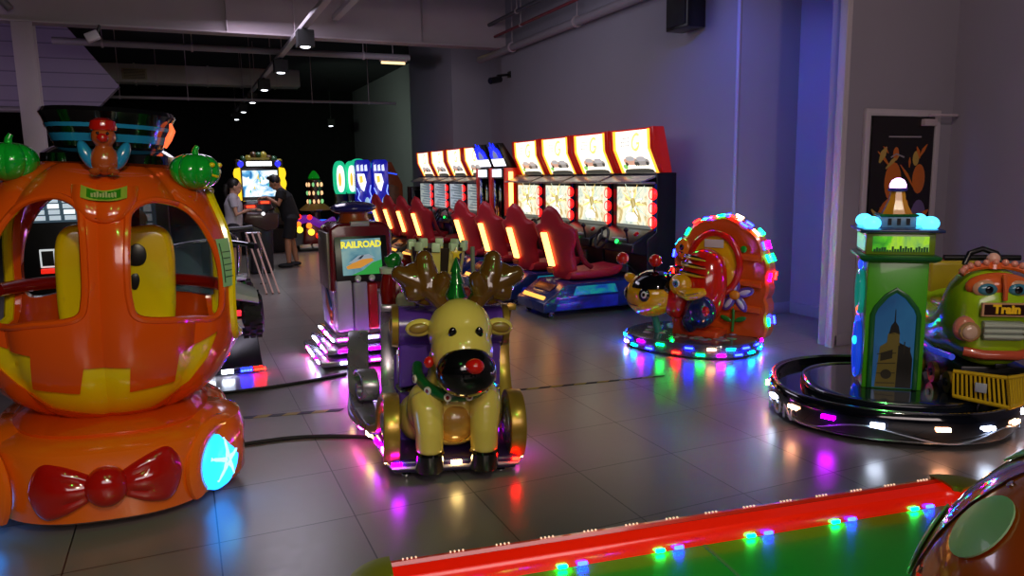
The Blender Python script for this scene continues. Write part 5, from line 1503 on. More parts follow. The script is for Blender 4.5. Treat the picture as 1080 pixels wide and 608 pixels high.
tn = thing('toy_train', 'green and orange smiling train car with yellow grille riding the roundabout', 'kiddie ride', (4.31, 2.86, 0.207), radians(-33))
tn.scale = (1.05, 1.05, 1.08)
TRG = mat('train_green', '#a4cc1c', 0.2, coat=0.7)
TRO = mat('train_orange', '#e0652a', 0.2, coat=0.7)
PNK = mat('train_pink', '#d9826a', 0.25, coat=0.6)
bo = MB()
rings = []
for y, w_, z0, z1 in ((-0.235, 0.10, 0.28, 0.50), (-0.215, 0.155, 0.20, 0.60), (-0.16, 0.185, 0.17, 0.665), (-0.06, 0.195, 0.16, 0.70), (0.05, 0.195, 0.16, 0.70), (0.10, 0.195, 0.16, 0.60), (0.16, 0.20, 0.16, 0.44), (0.36, 0.20, 0.16, 0.44), (0.44, 0.19, 0.16, 0.64), (0.50, 0.17, 0.20, 0.66), (0.53, 0.12, 0.26, 0.58)):
    rings.append([V(w_ * math.copysign(abs(cos(a)) ** .72, cos(a)), y, (z0 + z1) / 2 + (z1 - z0) / 2 * math.copysign(abs(sin(a)) ** .72, sin(a))) for a in [2 * pi * k / 32 for k in range(32)]])
bo.loft(rings)
tb = bo.build('body', TRG, tn, sub=1)
MB().bx(-0.15, 0.15, 0.14, 0.40, 0.42, 0.47).bx(-0.15, 0.15, 0.38, 0.46, 0.44, 0.68).build('seat', mat('train_seat_yellow', '#b8a020', 0.3, coat=0.5), tn, bevel=0.025, seg=3)
# windscreen mask with eyes
MB().ball((0, -0.155, 0.605), (0.165, 0.062, 0.075), 28).build('eye_mask', TRO, tb)
for s in (-1, 1):
    MB().ball((s * 0.078, -0.197, 0.60), (0.066, 0.025, 0.046), 20).build('window_frame', mat('frame_peach', '#d9a07a', 0.25, coat=0.6), tb)
    e = MB().ball((s * 0.075, -0.212, 0.598), (0.050, 0.018, 0.032), 20).build('eye', mat('eye_blue', '#3f7f9a', 0.1, coat=1.0), tb)
    MB().ball((s * 0.072, -0.229, 0.598), (0.020, 0.006, 0.020), 14).build('pupil', BLK, e)
    MB().ball((s * 0.165, -0.195, 0.385), (0.062, 0.045, 0.068), 22).build('cheek', PNK, tb)
    lp = MB().lathe([(0.05, 0.0), (0.053, 0.012), (0.045, 0.02), (0, 0.02)], 24, (s * 0.155, -0.228, 0.375), rot('X', 90) @ rot('Y', s * 14)).build('headlamp_rim', mat('lamp_gold', '#c9a26a', 0.25, metal=0.4), tb)
    MB().ball((s * 0.156, -0.246, 0.375), (0.04, 0.016, 0.04), 20).build('headlamp', mat('lamp_peach_glass', '#e0b8a0', 0.1, coat=1.0), tb)
MB().tube([V(0.0, -0.222, 0.675), V(0, -0.245, 0.60), V(0, -0.248, 0.545)], 0.012, 8).build('mask_bar', TRO, tb)
roof = [V(0.175 * sin(a), -0.12 + 0.02 * cos(a), 0.655 + 0.055 * cos(a)) for a in [radians(-80 + 16 * k) for k in range(11)]]
MB().tube(roof, 0.018, 8).build('roof_rim', TRO, tb)
for k, p in enumerate(roof):
    MB().ball(p + V(0, -0.012, 0.02), 0.018, 14).build('roof_lamp', mat('roof_lamp_pink', '#e0907a', 0.2, coat=0.8), tb)
MB().lathe([(0.05, 0), (0.045, 0.025), (0.0, 0.03)], 20, (0, -0.08, 0.695)).build('horn_base', TRO, tb)
MB().ball((0, -0.08, 0.745), (0.034, 0.034, 0.032), 18).build('horn_lamp', mat('horn_pink', '#e8b09a', 0.2, coat=0.8), tb)
MB().tube([V(-0.10, 0.03, 0.70), V(-0.07, 0.05, 0.76), V(0, 0.06, 0.785), V(0.07, 0.05, 0.76), V(0.10, 0.03, 0.70)], 0.016, 10).cyl((-0.20, 0.06, 0.735), (0.20, 0.06, 0.735), 0.016).build('steering_handle', PL['black'], tn)
sg = MB().m(0).box((0, -0.262, 0.50), (0.235, 0.016, 0.07)).m(1).box((0, -0.271, 0.50), (0.215, 0.006, 0.054)).m(2)
sg.text('Train', 0.062, Matrix.Translation((0, -0.276, 0.502)) @ Matrix.Rotation(radians(90), 4, 'X'), 0.002, 0.003)
MB().box((0, -0.238, 0.50), (0.20, 0.05, 0.05)).build('sign_mount', TRG, tb, bevel=0.01)
sg.build('name_sign', [mat('sign_peach', '#d9a07a', 0.3), mat('sign_maroon', '#2a0d0a', 0.3), mat('sign_gold', '#e8b41c', 0.3, emit='#e8b41c', es=0.12)], tb, smooth=0)
gb = MB()
gb.box((0, -0.238, 0.385), (0.20, 0.05, 0.10))
gb.build('radiator', mat('radiator_grey', '#9aa396', 0.35), tb, bevel=0.012)
for k in range(3):
    MB().cyl((-0.10, -0.264, 0.355 + k * 0.03), (0.10, -0.264, 0.355 + k * 0.03), 0.011, n=10).build('radiator_bar', mat('radiator_bar_pale', '#b9c0b0', 0.3), tb)
MB().tube([V(-0.17, -0.21, 0.265), V(-0.08, -0.25, 0.255), V(0.08, -0.25, 0.255), V(0.17, -0.21, 0.265)], 0.026, 10).build('bumper', mat('bumper_coral', '#d0583c', 0.25, coat=0.5), tb)
MB().box((0.0, -0.262, 0.20), (0.06, 0.012, 0.025)).build('coupling_plate', PL['black'], tb, bevel=0.004)
# wedge grille in front
cw = MB()
CY = mat('grille_yellow', '#d9b21c', 0.3, coat=0.4)
tip, s1 = V(0, -0.40, 0.0), V(0.225, -0.23, 0.0)
for s in (-1, 1):
    a = V(s * 0.215, -0.235, 0); b = V(0, -0.385, 0)
    d = (b - a)
    q = MB()
    q.cyl(a + V(0, 0, 0.025), b + V(0, 0, 0.012), 0.011, n=8).cyl(a + V(0, 0.02, 0.155), b + V(0, 0.05, 0.155), 0.011, n=8)
    for k in range(13):
        f = k / 12
        q.cyl(a + d * f + V(0, 0, 0.02), a + d * f + V(0, 0.02 + 0.03 * f, 0.155), 0.0065, n=6)
    q.build('cowcatcher', CY, tn)
    MB().prism([(a.x * .97, a.y + 0.035), (0, b.y + 0.06), (0, -0.20), (a.x * .97, -0.20)], 0.03, 0.15, 'xy').build('grille_backing', PL['black'], tn)
MB().box((-0.115, -0.318, 0.095), (0.055, 0.012, 0.05), rot('Z', -35)).build('badge_plate', mat('badge_white', '#b9c0c8', 0.35), tn, bevel=0.003)
MB().bx(-0.17, 0.17, -0.20, 0.46, 0.06, 0.18).build('chassis', PL['black'], tn, bevel=0.01)
for s in (-1, 1):
    for y in (-0.08, 0.14, 0.36):
        wq = MB().cyl((s * 0.165, y, 0.06), (s * 0.195, y, 0.06), 0.06, n=24).build('wheel', mat('wheel_gold', '#a8862a', 0.3, metal=0.4), tn)
        MB().cyl((s * 0.195, y, 0.06), (s * 0.205, y, 0.06), 0.022, n=16).build('hub', PL['black'], wq)
    MB().tube([V(s * 0.206, -0.16, 0.22), V(s * 0.212, 0.1, 0.20), V(s * 0.212, 0.36, 0.22)], 0.018, 8).build('side_lamp_tube', mat('clear_blue_tube', '#4a5fb8', 0.1, coat=1.0, emit='#3a4cff', es=0.35), tn)
    MB().tube([V(s * 0.205, 0.40, 0.30), V(s * 0.195, 0.47, 0.40), V(s * 0.17, 0.50, 0.52)], 0.02, 8).build('side_lamp_tube', mat('clear_pale_tube', '#8a90b0', 0.1, coat=1.0, emit='#5060c0', es=0.2), tn)

# ------------------------------------------------------------------ air hockey table in the foreground
ah = thing('air_hockey_table', 'low game table with green field and glowing red rail in the foreground', 'game table', (0.975, 1.045, 0.006), radians(-8.2))
AL, AW = 0.765, 0.275
def rrect(l, w_, r, n=8):
    out = []
    for cx_, cy_, a0 in ((l - r, w_ - r, 0), (-l + r, w_ - r, 90), (-l + r, -w_ + r, 180), (l - r, -w_ + r, 270)):
        for k in range(n + 1):
            a = radians(a0 + 90 * k / n)
            out.append((cx_ + r * cos(a), cy_ + r * sin(a)))
    return out
RR = mat('rail_red', '#e81c06', 0.22, coat=0.6, emit='#ff1a00', es=0.42)
RT = mat('rail_trim_red', '#c8240e', 0.25, coat=0.6, emit='#ff2a00', es=0.10)
FG = mat('field_green', '#0f9a26', 0.3, coat=0.3, emit='#04a018', es=0.05)  # faint emission stands in for lamp light falling on the field
MB().loft([ring3(rrect(AL - 0.04, AW - 0.04, 0.06), 0.48), ring3(rrect(AL - 0.02, AW - 0.02, 0.07), 0.50), ring3(rrect(AL - 0.01, AW - 0.01, 0.07), 0.70)]).build('cabinet', PL['black'], ah)
MB().loft([ring3(rrect(AL - 0.055, AW - 0.055, 0.05), 0.69), ring3(rrect(AL - 0.055, AW - 0.055, 0.05), 0.712)]).build('playing_field', FG, ah)
def closed_band(prof):
    """ring of rounded-rectangle sections: (inset, z, corner radius)"""
    return [ring3(rrect(AL - i, AW - i, r), z) for i, z, r in prof]
MB().grid(closed_band([(0.0, 0.70, 0.08), (-0.004, 0.735, 0.08), (0.0, 0.748, 0.08), (0.010, 0.750, 0.075), (0.014, 0.742, 0.07)]), closev=True).build('outer_trim', RT, ah, solid=0.003)
MB().grid(closed_band([(0.012, 0.742, 0.07), (0.024, 0.742, 0.065)]), closev=True).build('groove', PL['black'], ah, solid=0.004)
MB().grid(closed_band([(0.022, 0.742, 0.065), (0.026, 0.748, 0.06), (0.060, 0.744, 0.05), (0.066, 0.736, 0.045), (0.068, 0.712, 0.045)]), closev=True).build('rail', RR, ah, solid=0.003)
for sx in (-1, 1):
    for sy in (-1, 1):
        a0 = {(1, 1): 0, (-1, 1): 90, (-1, -1): 180, (1, -1): 270}[(sx, sy)]
        cx_, cy_ = sx * (AL - 0.08), sy * (AW - 0.08)
        mb = MB()
        rows = []
        for i_, z in ((0.004, 0.749), (-0.006, 0.756), (0.03, 0.757), (0.062, 0.752), (0.07, 0.742)):
            rows.append([V(cx_ + (0.08 - i_) * cos(radians(a0 + 90 * k / 10)), cy_ + (0.08 - i_) * sin(radians(a0 + 90 * k / 10)), z) for k in range(11)])
        mb.grid(rows).build('corner_cap', mat('corner_olive', '#8f8a14', 0.3, coat=0.5), ah, solid=0.006)
MB().bx(-0.004, 0.004, -AW + 0.07, AW - 0.07, 0.7115, 0.7135).build('centre_line', mat('line_white', '#5f8f5a', 0.5), ah)
for k in range(6):
    for j, c_ in ((0, 'green'), (0.045, 'blue')):
        for s in (-1, 1):
            MB().box((-0.56 + k * 0.225 + j, s * (AW - 0.0745), 0.719), (0.022, 0.008, 0.008)).build('field_lamp', LEDC[c_], ah, bevel=0.003)
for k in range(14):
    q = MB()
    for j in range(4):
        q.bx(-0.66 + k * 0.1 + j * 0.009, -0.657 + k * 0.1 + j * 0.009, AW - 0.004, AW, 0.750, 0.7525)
    q.build('trim_glint', mat('glint_pale', '#ffd0b0', 0.2, emit='#ffd0b0', es=1.0), ah, smooth=0)  # pale glowing dashes imitate glints along the outer trim
for sx in (-1, 1):
    for sy in (-1, 1):
        MB().loft([[V(sx * (AL - 0.12) + x * k, sy * (AW - 0.1) + y * k, z) for x, y in ((-.04, -.04), (.04, -.04), (.04, .04), (-.04, .04))] for z, k in ((0.02, 0.8), (0.49, 1.0))]).build('leg', PL['black'], ah, bevel=0.006)
        MB().lathe([(0, 0), (0.03, 0), (0.03, 0.012), (0, 0.022)], 14, (sx * (AL - 0.12), sy * (AW - 0.1), -0.006)).build('foot', PL['chrome'], ah)

# ------------------------------------------------------------------ spotted toadstool ride at the right edge
ts = thing('toadstool_ride', 'big glossy orange toadstool cap with pale green spots at the right front corner', 'kiddie ride', (1.30, 0.42, 0))
MO = mat('toadstool_orange', '#e0560f', 0.14, coat=1.0, var=0.06, scale=3)
PGN = mat('spot_pale_green', '#97c492', 0.35, coat=0.2)
A_, H_, Z_ = 0.45, 0.40, 0.79
def cap_pt(az, el, off=0.0):
    return V((A_ + off) * cos(el) * cos(az), (A_ + off) * cos(el) * sin(az), Z_ + (H_ + off) * sin(el))
rows = [[V(0.0 + 0.12 * cos(a), 0.12 * sin(a), 0.80) for a in [2 * pi * k / 80 for k in range(80)]], [V((A_ - 0.05) * cos(a), (A_ - 0.05) * sin(a), 0.765) for a in [2 * pi * k / 80 for k in range(80)]]]
rows.append([V((A_ - 0.005) * cos(a), (A_ - 0.005) * sin(a), 0.772) for a in [2 * pi * k / 80 for k in range(80)]])
for i in range(22):
    rows.append([cap_pt(2 * pi * k / 80, pi / 2 * i / 22) for k in range(80)])
rows.append([cap_pt(2 * pi * k / 80, pi / 2 * 0.995) for k in range(80)])
capo = MB().grid(rows, closev=True, cap0=True, cap1=True).build('cap', MO, ts)
for az, el, r in ((140, 36, 0.056), (113, 17, 0.07), (170, 12, 0.085), (98, 50, 0.075), (160, 64, 0.08), (60, 20, 0.08), (20, 40, 0.08), (210, 35, 0.085), (260, 20, 0.08), (310, 35, 0.085), (135, -1, 0.04), (82, 22, 0.05)):
    a, e = radians(az), radians(el)
    c = cap_pt(a, e)
    n = V(cos(e) * cos(a) / A_, cos(e) * sin(a) / A_, sin(e) / H_).normalized()
    mb = MB()
    rows = []
    for i in range(7):
        rr = r * i / 6
        row = []
        for k in range(28):
            R = n.to_track_quat('Z', 'Y').to_matrix()
            p = c + R @ V(max(rr, 1e-4) * cos(2 * pi * k / 28), max(rr, 1e-4) * sin(2 * pi * k / 28), 0)
            d = V(p.x / A_, p.y / A_, (p.z - Z_) / H_)
            d = d / d.length
            row.append(V(d.x * (A_ + 0.004), d.y * (A_ + 0.004), Z_ + d.z * (H_ + 0.004)))
        rows.append(row)
    mb.grid(rows, closev=True).build('spot', PGN, capo, solid=0.003)
for az in (128, 38, 218, 308):
    MB().tube([cap_pt(radians(az), radians(k * 9), 0.0005) for k in range(10)], 0.0035, 6).build('panel_seam', mat('seam_dark', '#4a1204', 0.4), capo)
    for k in (2, 5, 8):
        MB().disc(cap_pt(radians(az + 3), radians(k * 9), 0.0), 0.006, cap_pt(radians(az + 3), radians(k * 9)) - V(0, 0, Z_ - 0.05), 0.003, 14).build('screw', PL['chrome'], capo)
MB().tube([cap_pt(2 * pi * k / 80, 0.0, 0.002) + V(0, 0, -0.008) for k in range(80)], 0.010, 8, closed=True).build('clear_edge', mat('edge_pale', '#9aa6b0', 0.1, coat=1.0), capo)
MB().lathe([(0.12, 0.80), (0.10, 0.66), (0.11, 0.40), (0.15, 0.20), (0.16, 0.16)], 36).build('stem', mat('stem_cream', '#cfc39a', 0.3, coat=0.5), ts)
MB().lathe([(0, 0.0), (0.24, 0.0), (0.26, 0.03), (0.25, 0.13), (0.2, 0.17), (0, 0.18)], 40).build('base', TG2, ts)
# ------------------------------------------------------------------ quad bike ride half hidden behind the carriage
qb = thing('quad_bike_ride', 'white and green quad bike ride on a black platform behind the pumpkin carriage', 'kiddie ride', (0.17, 6.15, 0))
MB().prism([(-0.05, 0.03), (0.0, 0.03), (1.15, 0.03), (1.15, 0.20), (0.30, 0.24)], -0.36, 0.33, 'yz').build('platform', PL['black'], qb, bevel=0.01)
MB().bx(-0.30, 0.28, 0.04, 1.08, 0, 0.03).build('platform_foot', PL['rubber'], qb)
for x, c_ in ((-0.22, 'blue'), (-0.08, 'white'), (0.06, 'white'), (0.20, 'blue'), (0.30, 'red')):
    led(qb, (x, -0.062, 0.04), (1, 0, 0), c_, 0.09, 0.016)
MB().tube([(-0.34, -0.05, 0.062), (0.32, -0.05, 0.062)], 0.007, 6).build('platform_trim', PL['chrome'], qb)
MB().cyl((-0.02, 0.1, 0.14), (0.06, 0.24, 0.42), 0.02).build('strut', PL['chrome'], qb)
QW = mat('fairing_white', '#b5b9b4', 0.25, coat=0.6)
QG = mat('fairing_green', '#2f6a34', 0.25, coat=0.6)
for y in (0.10, 0.85):
    for s in (-1, 1):
        ty = MB().lathe([(0.09, -0.08), (0.15, -0.085), (0.175, -0.06), (0.18, 0.0), (0.175, 0.06), (0.15, 0.085), (0.09, 0.08)], 32, (s * 0.275, y, 0.46), rot('Y', 90)).build('tyre', PL['rubber'], qb)
        kb_ = MB()
        for k in range(16):
            a = 2 * pi * k / 16
            for x in (-0.05, 0.0, 0.05):
                kb_.box(V(s * 0.275 + x, y + 0.18 * cos(a + (0.2 if x == 0 else 0)), 0.46 + 0.18 * sin(a + (0.2 if x == 0 else 0))), (0.035, 0.028, 0.025), Matrix.Rotation(a + (0.2 if x == 0 else 0), 3, 'X'))
        kb_.build('tread', PL['rubber'], ty)
        MB().lathe([(0, 0.03), (0.05, 0.035), (0.09, 0.07), (0.09, 0.0), (0, 0.0)], 20, (s * 0.285, y, 0.46), rot('Y', 90 * s)).build('rim', PL['chrome'], ty)
    MB().cyl((-0.26, y, 0.46), (0.26, y, 0.46), 0.025).build('axle', PL['black'], qb)
MB().prism([(-0.02, 0.44), (0.10, 0.40), (0.85, 0.40), (1.0, 0.46), (0.95, 0.58), (0.55, 0.60), (0.15, 0.60), (0.0, 0.55)], -0.13, 0.13, 'yz').build('frame_body', QG, qb, bevel=0.02)
for s in (-1, 1):
    MB().loft([[V(s * (0.10 + 0.22 * i / 6), 0.10 + 0.24 * cos(a), 0.60 + 0.11 * sin(a) * (1 - 0.35 * i / 6) + 0.06 * (1 - i / 6)) for a in [radians(-10 + 25 * k) for k in range(9)]] + [V(s * (0.10 + 0.22 * i / 6), 0.10 + 0.21 * cos(a), 0.585 + 0.10 * sin(a) * (1 - 0.35 * i / 6) + 0.06 * (1 - i / 6)) for a in [radians(190 - 25 * k) for k in range(9)]] for i in range(7)]).build('rear_fender', QW, qb)
    MB().bx(min(s * .12, s * .30), max(s * .12, s * .30), 0.70, 1.0, 0.66, 0.685).build('front_fender', QW, qb, bevel=0.012)
    MB().prism([(0.02, 0.62), (0.14, 0.72), (0.30, 0.66), (0.12, 0.60)], s * 0.24 - 0.01, s * 0.24 + 0.01, 'yz').build('green_flash', QG, qb)
MB().ball((0, 0.32, 0.70), (0.12, 0.30, 0.075), 24, e=0.7).build('saddle', PL['black'], qb)
MB().bx(0.06, 0.29, -0.05, -0.02, 0.38, 0.45).build('number_plate', mat('plate_white', '#c2c4cc', 0.4), qb, bevel=0.005)
MB().bx(0.14, 0.28, -0.045, -0.01, 0.475, 0.52).build('tail_lamp', glow('tail_red', '#ff2a3c', 1.6), qb, bevel=0.008)
MB().prism([(0.70, 0.60), (0.78, 0.60), (0.72, 1.00), (0.66, 1.02)], -0.05, 0.05, 'yz').build('steering_column', PL['black'], qb, bevel=0.01)
MB().tube(bez([V(-0.34, 0.52, 0.98), V(-0.22, 0.62, 1.0), V(0, 0.66, 1.02), V(0.22, 0.62, 1.0), V(0.34, 0.52, 0.98)], 20), 0.018, 10).build('handlebar', PL['chrome'], qb)
for s in (-1, 1):
    MB().cyl((s * 0.33, 0.53, 0.98), (s * 0.38, 0.47, 0.97), 0.026).build('grip', PL['rubber'], qb)

# prize cabinet seen through the carriage windows
pz = thing('prize_cabinet', 'wide black prize cabinet with lit grid panels seen through the carriage windows', 'arcade machine', (-0.74, 7.5, 0))
MB().bx(-0.62, 0.62, 0.05, 0.75, 0.03, 1.72).build('body', PL['black'], pz, bevel=0.015)
MB().bx(-0.58, 0.58, 0.08, 0.72, 0, 0.03).build('plinth', PL['rubber'], pz)
gp = MB()
gp.m(0).box((-0.22, 0.035, 1.30), (0.56, 0.02, 0.22), rot('X', -12))
for r in range(4):
    for c_ in range(4):
        gp.m(1 if (r * 3 + c_) % 4 else 2).box((-0.40 + c_ * 0.115 + 0.005 * r, 0.022 - 0.21 * (0.05 * r - .08), 1.38 - 0.05 * r), (0.085, 0.01, 0.038), rot('X', -12))
gp.build('selection_panel', [mat('panel_slate', '#2a3440', 0.3, emit='#5a7a90', es=0.25), glow('panel_white', '#c5d4e0', 0.75), glow('panel_pale', '#e8f0f5', 1.2)], pz, smooth=0)
MB().m(0).bx(-0.46, -0.02, 0.02, 0.05, 1.44, 1.53).m(1).bx(-0.40, -0.12, 0.015, 0.03, 1.465, 1.50).build('title_strip', [glow('title_blue', '#2a5a78', 0.35), glow('title_white', '#cfe0ea', 0.6)], pz, smooth=0)
gp = MB()
gp.m(0).bx(0.12, 0.52, 0.02, 0.05, 1.05, 1.62)
for r in range(6):
    for c_ in range(4):
        gp.m(1).bx(0.15 + c_ * 0.09, 0.215 + c_ * 0.09, 0.012, 0.022, 1.09 + r * 0.085, 1.155 + r * 0.085)
gp.build('prize_window', [mat('panel_slate', '#2a3440'), glow('prize_cell', '#b9c0c4', 0.55)], pz, smooth=0)
MB().prism([(-0.42, 0.80), (-0.30, 0.80), (-0.30, 0.96), (-0.42, 0.96)], 0.025, 0.05, 'xz').build('chute_frame', glow('chute_white', '#dfe4e8', 0.7), pz, bevel=0.004)
MB().prism([(-0.405, 0.815), (-0.315, 0.815), (-0.315, 0.945), (-0.405, 0.945)], 0.018, 0.03, 'xz').build('chute', PL['black'], pz)
MB().bx(-0.42, -0.25, 0.0, 0.05, 0.75, 0.79).build('red_lip', glow('lip_red', '#ff2a1a', 0.8), pz, bevel=0.005)
MB().ball((0.36, -0.02, 1.19), (0.09, 0.07, 0.09), 20).build('ball_lamp', mat('ball_peach', '#b98a62', 0.4), pz)

# ------------------------------------------------------------------ gun game with big screen, its console, two players
bg = thing('big_screen_game', 'large lit screen game with yellow lobed sides at the far end of the aisle', 'arcade machine', (1.50, 16.0, 0))
MB().bx(-0.44, 0.44, 0.08, 0.85, 0.03, 1.78).build('body', PL['black'], bg, bevel=0.012)
MB().bx(-0.40, 0.40, 0.12, 0.8, 0, 0.03).build('plinth', PL['rubber'], bg)
s_ = MB().m(0).bx(-0.34, 0.34, 0.055, 0.08, 1.17, 1.70)
random.seed(11)
for k in range(14):
    x = random.uniform(-0.30, 0.28); z = random.uniform(1.25, 1.58)
    s_.m(1 + k % 3).stroke([(x, z), (x + random.uniform(-.03, .05), z + random.uniform(.05, .13))], [0.035, 0.012], 0.05 - k * 0.0002, 0.056, 'xz')
s_.build('screen_picture', [screen('battle_scene', ['#1a5a9a', '#4f9fd0', '#dfeef5', '#ffffff', '#8fd0c0'], 1.3, 4, 9), glow('battle_white', '#ffffff', 1.8), glow('battle_gold', '#e8c84a', 1.1), glow('battle_teal', '#4ac0c0', 0.9)], bg, smooth=0)
for s in (-1, 1):
    q = MB()
    pts = [(s * (0.37 + 0.0), 1.10)]
    out = []
    for i in range(31):
        z = 1.12 + 0.62 * i / 30
        out.append((s * (0.46 + 0.028 * abs(sin(i / 30 * 3 * pi)) + 0.02), z))
    q.prism([(s * 0.375, 1.10)] + out + [(s * 0.375, 1.76)], 0.03, 0.085, 'xz')
    q.build('side_lamp_panel', glow('lobe_yellow', '#ffd21a', 1.15), bg, smooth=20)
    MB().lathe([(0, 0.02), (0.05, 0.02), (0.07, 0.0), (0, -0.02)], 24, (s * 0.36, 0.06, 1.83), rot('X', 90)).build('speaker_lamp', glow('speaker_blue', '#2a2cff', 1.2), bg)
MB().bx(-0.46, 0.46, 0.05, 0.6, 1.76, 1.90).build('marquee_box', mat('marquee_bronze', '#3a342a', 0.4), bg, bevel=0.02)
MB().bx(-0.25, 0.24, 0.035, 0.055, 1.79, 1.88).build('marquee_light', glow('marquee_white', '#f2fbff', 2.2), bg, bevel=0.01)
cr = MB()
for k in range(9):
    a = -0.40 + k * 0.1
    cr.m(k % 3).ball((a, 0.16, 1.94 + 0.07 * cos(k * .7 - 2.8)), (0.07, 0.10, 0.06 + 0.03 * (k % 2)), 12)
cr.m(2).bx(-0.18, 0.2, 0.04, 0.08, 1.915, 1.955)
cr.build('sculpted_crown', [mat('crown_brown', '#5a4228', 0.4), mat('crown_green', '#2f5a38', 0.4), mat('crown_gold', '#9a8a3a', 0.35, emit='#b0a040', es=0.15)], bg)
MB().prism([(0.08, 0.5), (-0.1, 0.6), (-0.1, 0.75), (0.08, 0.95)], -0.4, 0.4, 'yz').build('lower_front', PL['black'], bg, bevel=0.01)

cs = thing('gun_console', 'dark player console with two red score displays between the two people', 'arcade machine', (1.12, 12.62, 0))
MB().prism([(-0.18, 0.03), (0.18, 0.03), (0.20, 0.62), (0.24, 1.0), (0.20, 1.18), (-0.20, 1.18), (-0.26, 1.0), (-0.14, 0.62)], 0, 0.45, 'xz').build('body', mat('console_dark', '#1c1a1e', 0.3, coat=0.4), cs, bevel=0.03)
MB().bx(-0.16, 0.16, 0.03, 0.42, 0, 0.03).build('foot', PL['rubber'], cs)
MB().prism([(-0.26, 0.86), (0.1, 0.70), (0.28, 0.74), (0.30, 0.98), (-0.2, 1.02)], -0.10, 0.02, 'xz').build('gun_holder', mat('console_brown', '#3a1c14', 0.35, coat=0.4), cs, bevel=0.03)
for x, z in ((-0.12, 1.10), (0.10, 1.16)):
    MB().bx(x - 0.10, x + 0.10, -0.015, 0.01, z - 0.035, z + 0.03).m(1).bx(x - 0.06, x + 0.07, -0.02, -0.01, z - 0.02, z + 0.015).build('score_display', [glow('score_dark_red', '#6a0a06', 0.6), glow('score_red', '#ff3a1a', 2.4)], cs, smooth=0)
MB().lathe([(0, 0), (0.03, 0.0), (0.028, 0.015), (0, 0.02)], 16, (0.06, -0.10, 0.98), rot('X', 90)).build('white_button', glow('button_glow', '#ffffff', 1.0), cs)
for s in (-1, 1):
    g_ = MB().cyl((s * 0.14, -0.05, 1.02), (s * 0.24, -0.12, 1.06), 0.02).box((s * 0.15, -0.06, 0.97), (0.03, 0.04, 0.09)).build('toy_gun', PL['black'], cs, bevel=0.004)

bar = thing('queue_rail', 'slanting chrome rails on the floor in front of the gun console', 'rail', (0.98, 10.6, 0))
for k, x in enumerate((-0.06, 0.02, 0.10)):
    MB().tube([V(x + 0.03, -0.28, 0.012), V(x - 0.10, 0.70, 0.74), V(x - 0.10, 0.80, 0.76)], 0.014, 8).build('rail', mat('rail_copper_chrome', '#f0c4b4', 0.3, metal=0.5), bar)
MB().tube([V(-0.17, 0.80, 0.76), V(0.03, 0.80, 0.76)], 0.016, 8).cyl((-0.17, 0.80, 0.76), (-0.17, 0.80, 0.0), 0.014).cyl((0.03, 0.80, 0.76), (0.03, 0.80, 0.0), 0.014).build('back_frame', PL['chrome'], bar)
for x in (-0.17, 0.03):
    MB().lathe([(0, 0), (0.05, 0), (0.05, 0.01), (0, 0.012)], 16, (x, 0.80, 0)).build('floor_flange', PL['chrome'], bar)
gr_ = thing('grab_rail', 'black padded grab rail standing just right of the carriage', 'rail', (0.50, 9.0, 0))
MB().tube(bez([V(0.22, 0, 0.985), V(0.10, 0, 0.975), V(-0.04, 0, 0.97), V(-0.10, 0.0, 0.95)], 12), 0.034, 10).build('padded_bar', PL['black'], gr_)
MB().tube(bez([V(-0.08, 0, 0.96), V(0.02, 0, 0.90), V(0.05, 0, 0.76), V(0.03, 0, 0.40), V(0.02, 0, 0.012)], 20), 0.020, 10).build('post', PL['chrome'], gr_)
MB().lathe([(0, 0), (0.09, 0), (0.09, 0.012), (0.03, 0.018), (0, 0.018)], 24, (0.02, 0, 0)).build('floor_flange', PL['black'], gr_)

SK = mat('skin', '#b07a5c', 0.5, var=0.05)
SK2 = mat('skin_pale', '#c49478', 0.5, var=0.05)
HAIR = mat('dark_hair', '#15100d', 0.5)
def fingers(mb, wrist, d, up, side):
    """palm with four bent fingers and a thumb, laid along d"""
    d = Vector(d).normalized(); s = d.cross(Vector(up)).normalized() * side; u = s.cross(d).normalized() * side
    mb.tube([wrist, wrist + d * 0.04, wrist + d * 0.085], [0.026, 0.034, 0.032], 10, flat=0.55)
    for k, L in enumerate((0.068, 0.078, 0.072, 0.056)):
        b = wrist + d * 0.078 + s * (0.026 - 0.0175 * k)
        mb.tube([b, b + d * L * .45 - u * 0.004, b + d * L * .75 - u * 0.018, b + d * L * .88 - u * 0.036], [0.0095, 0.009, 0.008, 0.0065], 8)
    b = wrist + d * 0.03 + s * 0.026
    mb.tube([b, b + d * 0.022 + s * 0.022 - u * 0.006, b + d * 0.05 + s * 0.026 - u * 0.014], [0.012, 0.0105, 0.008], 8)
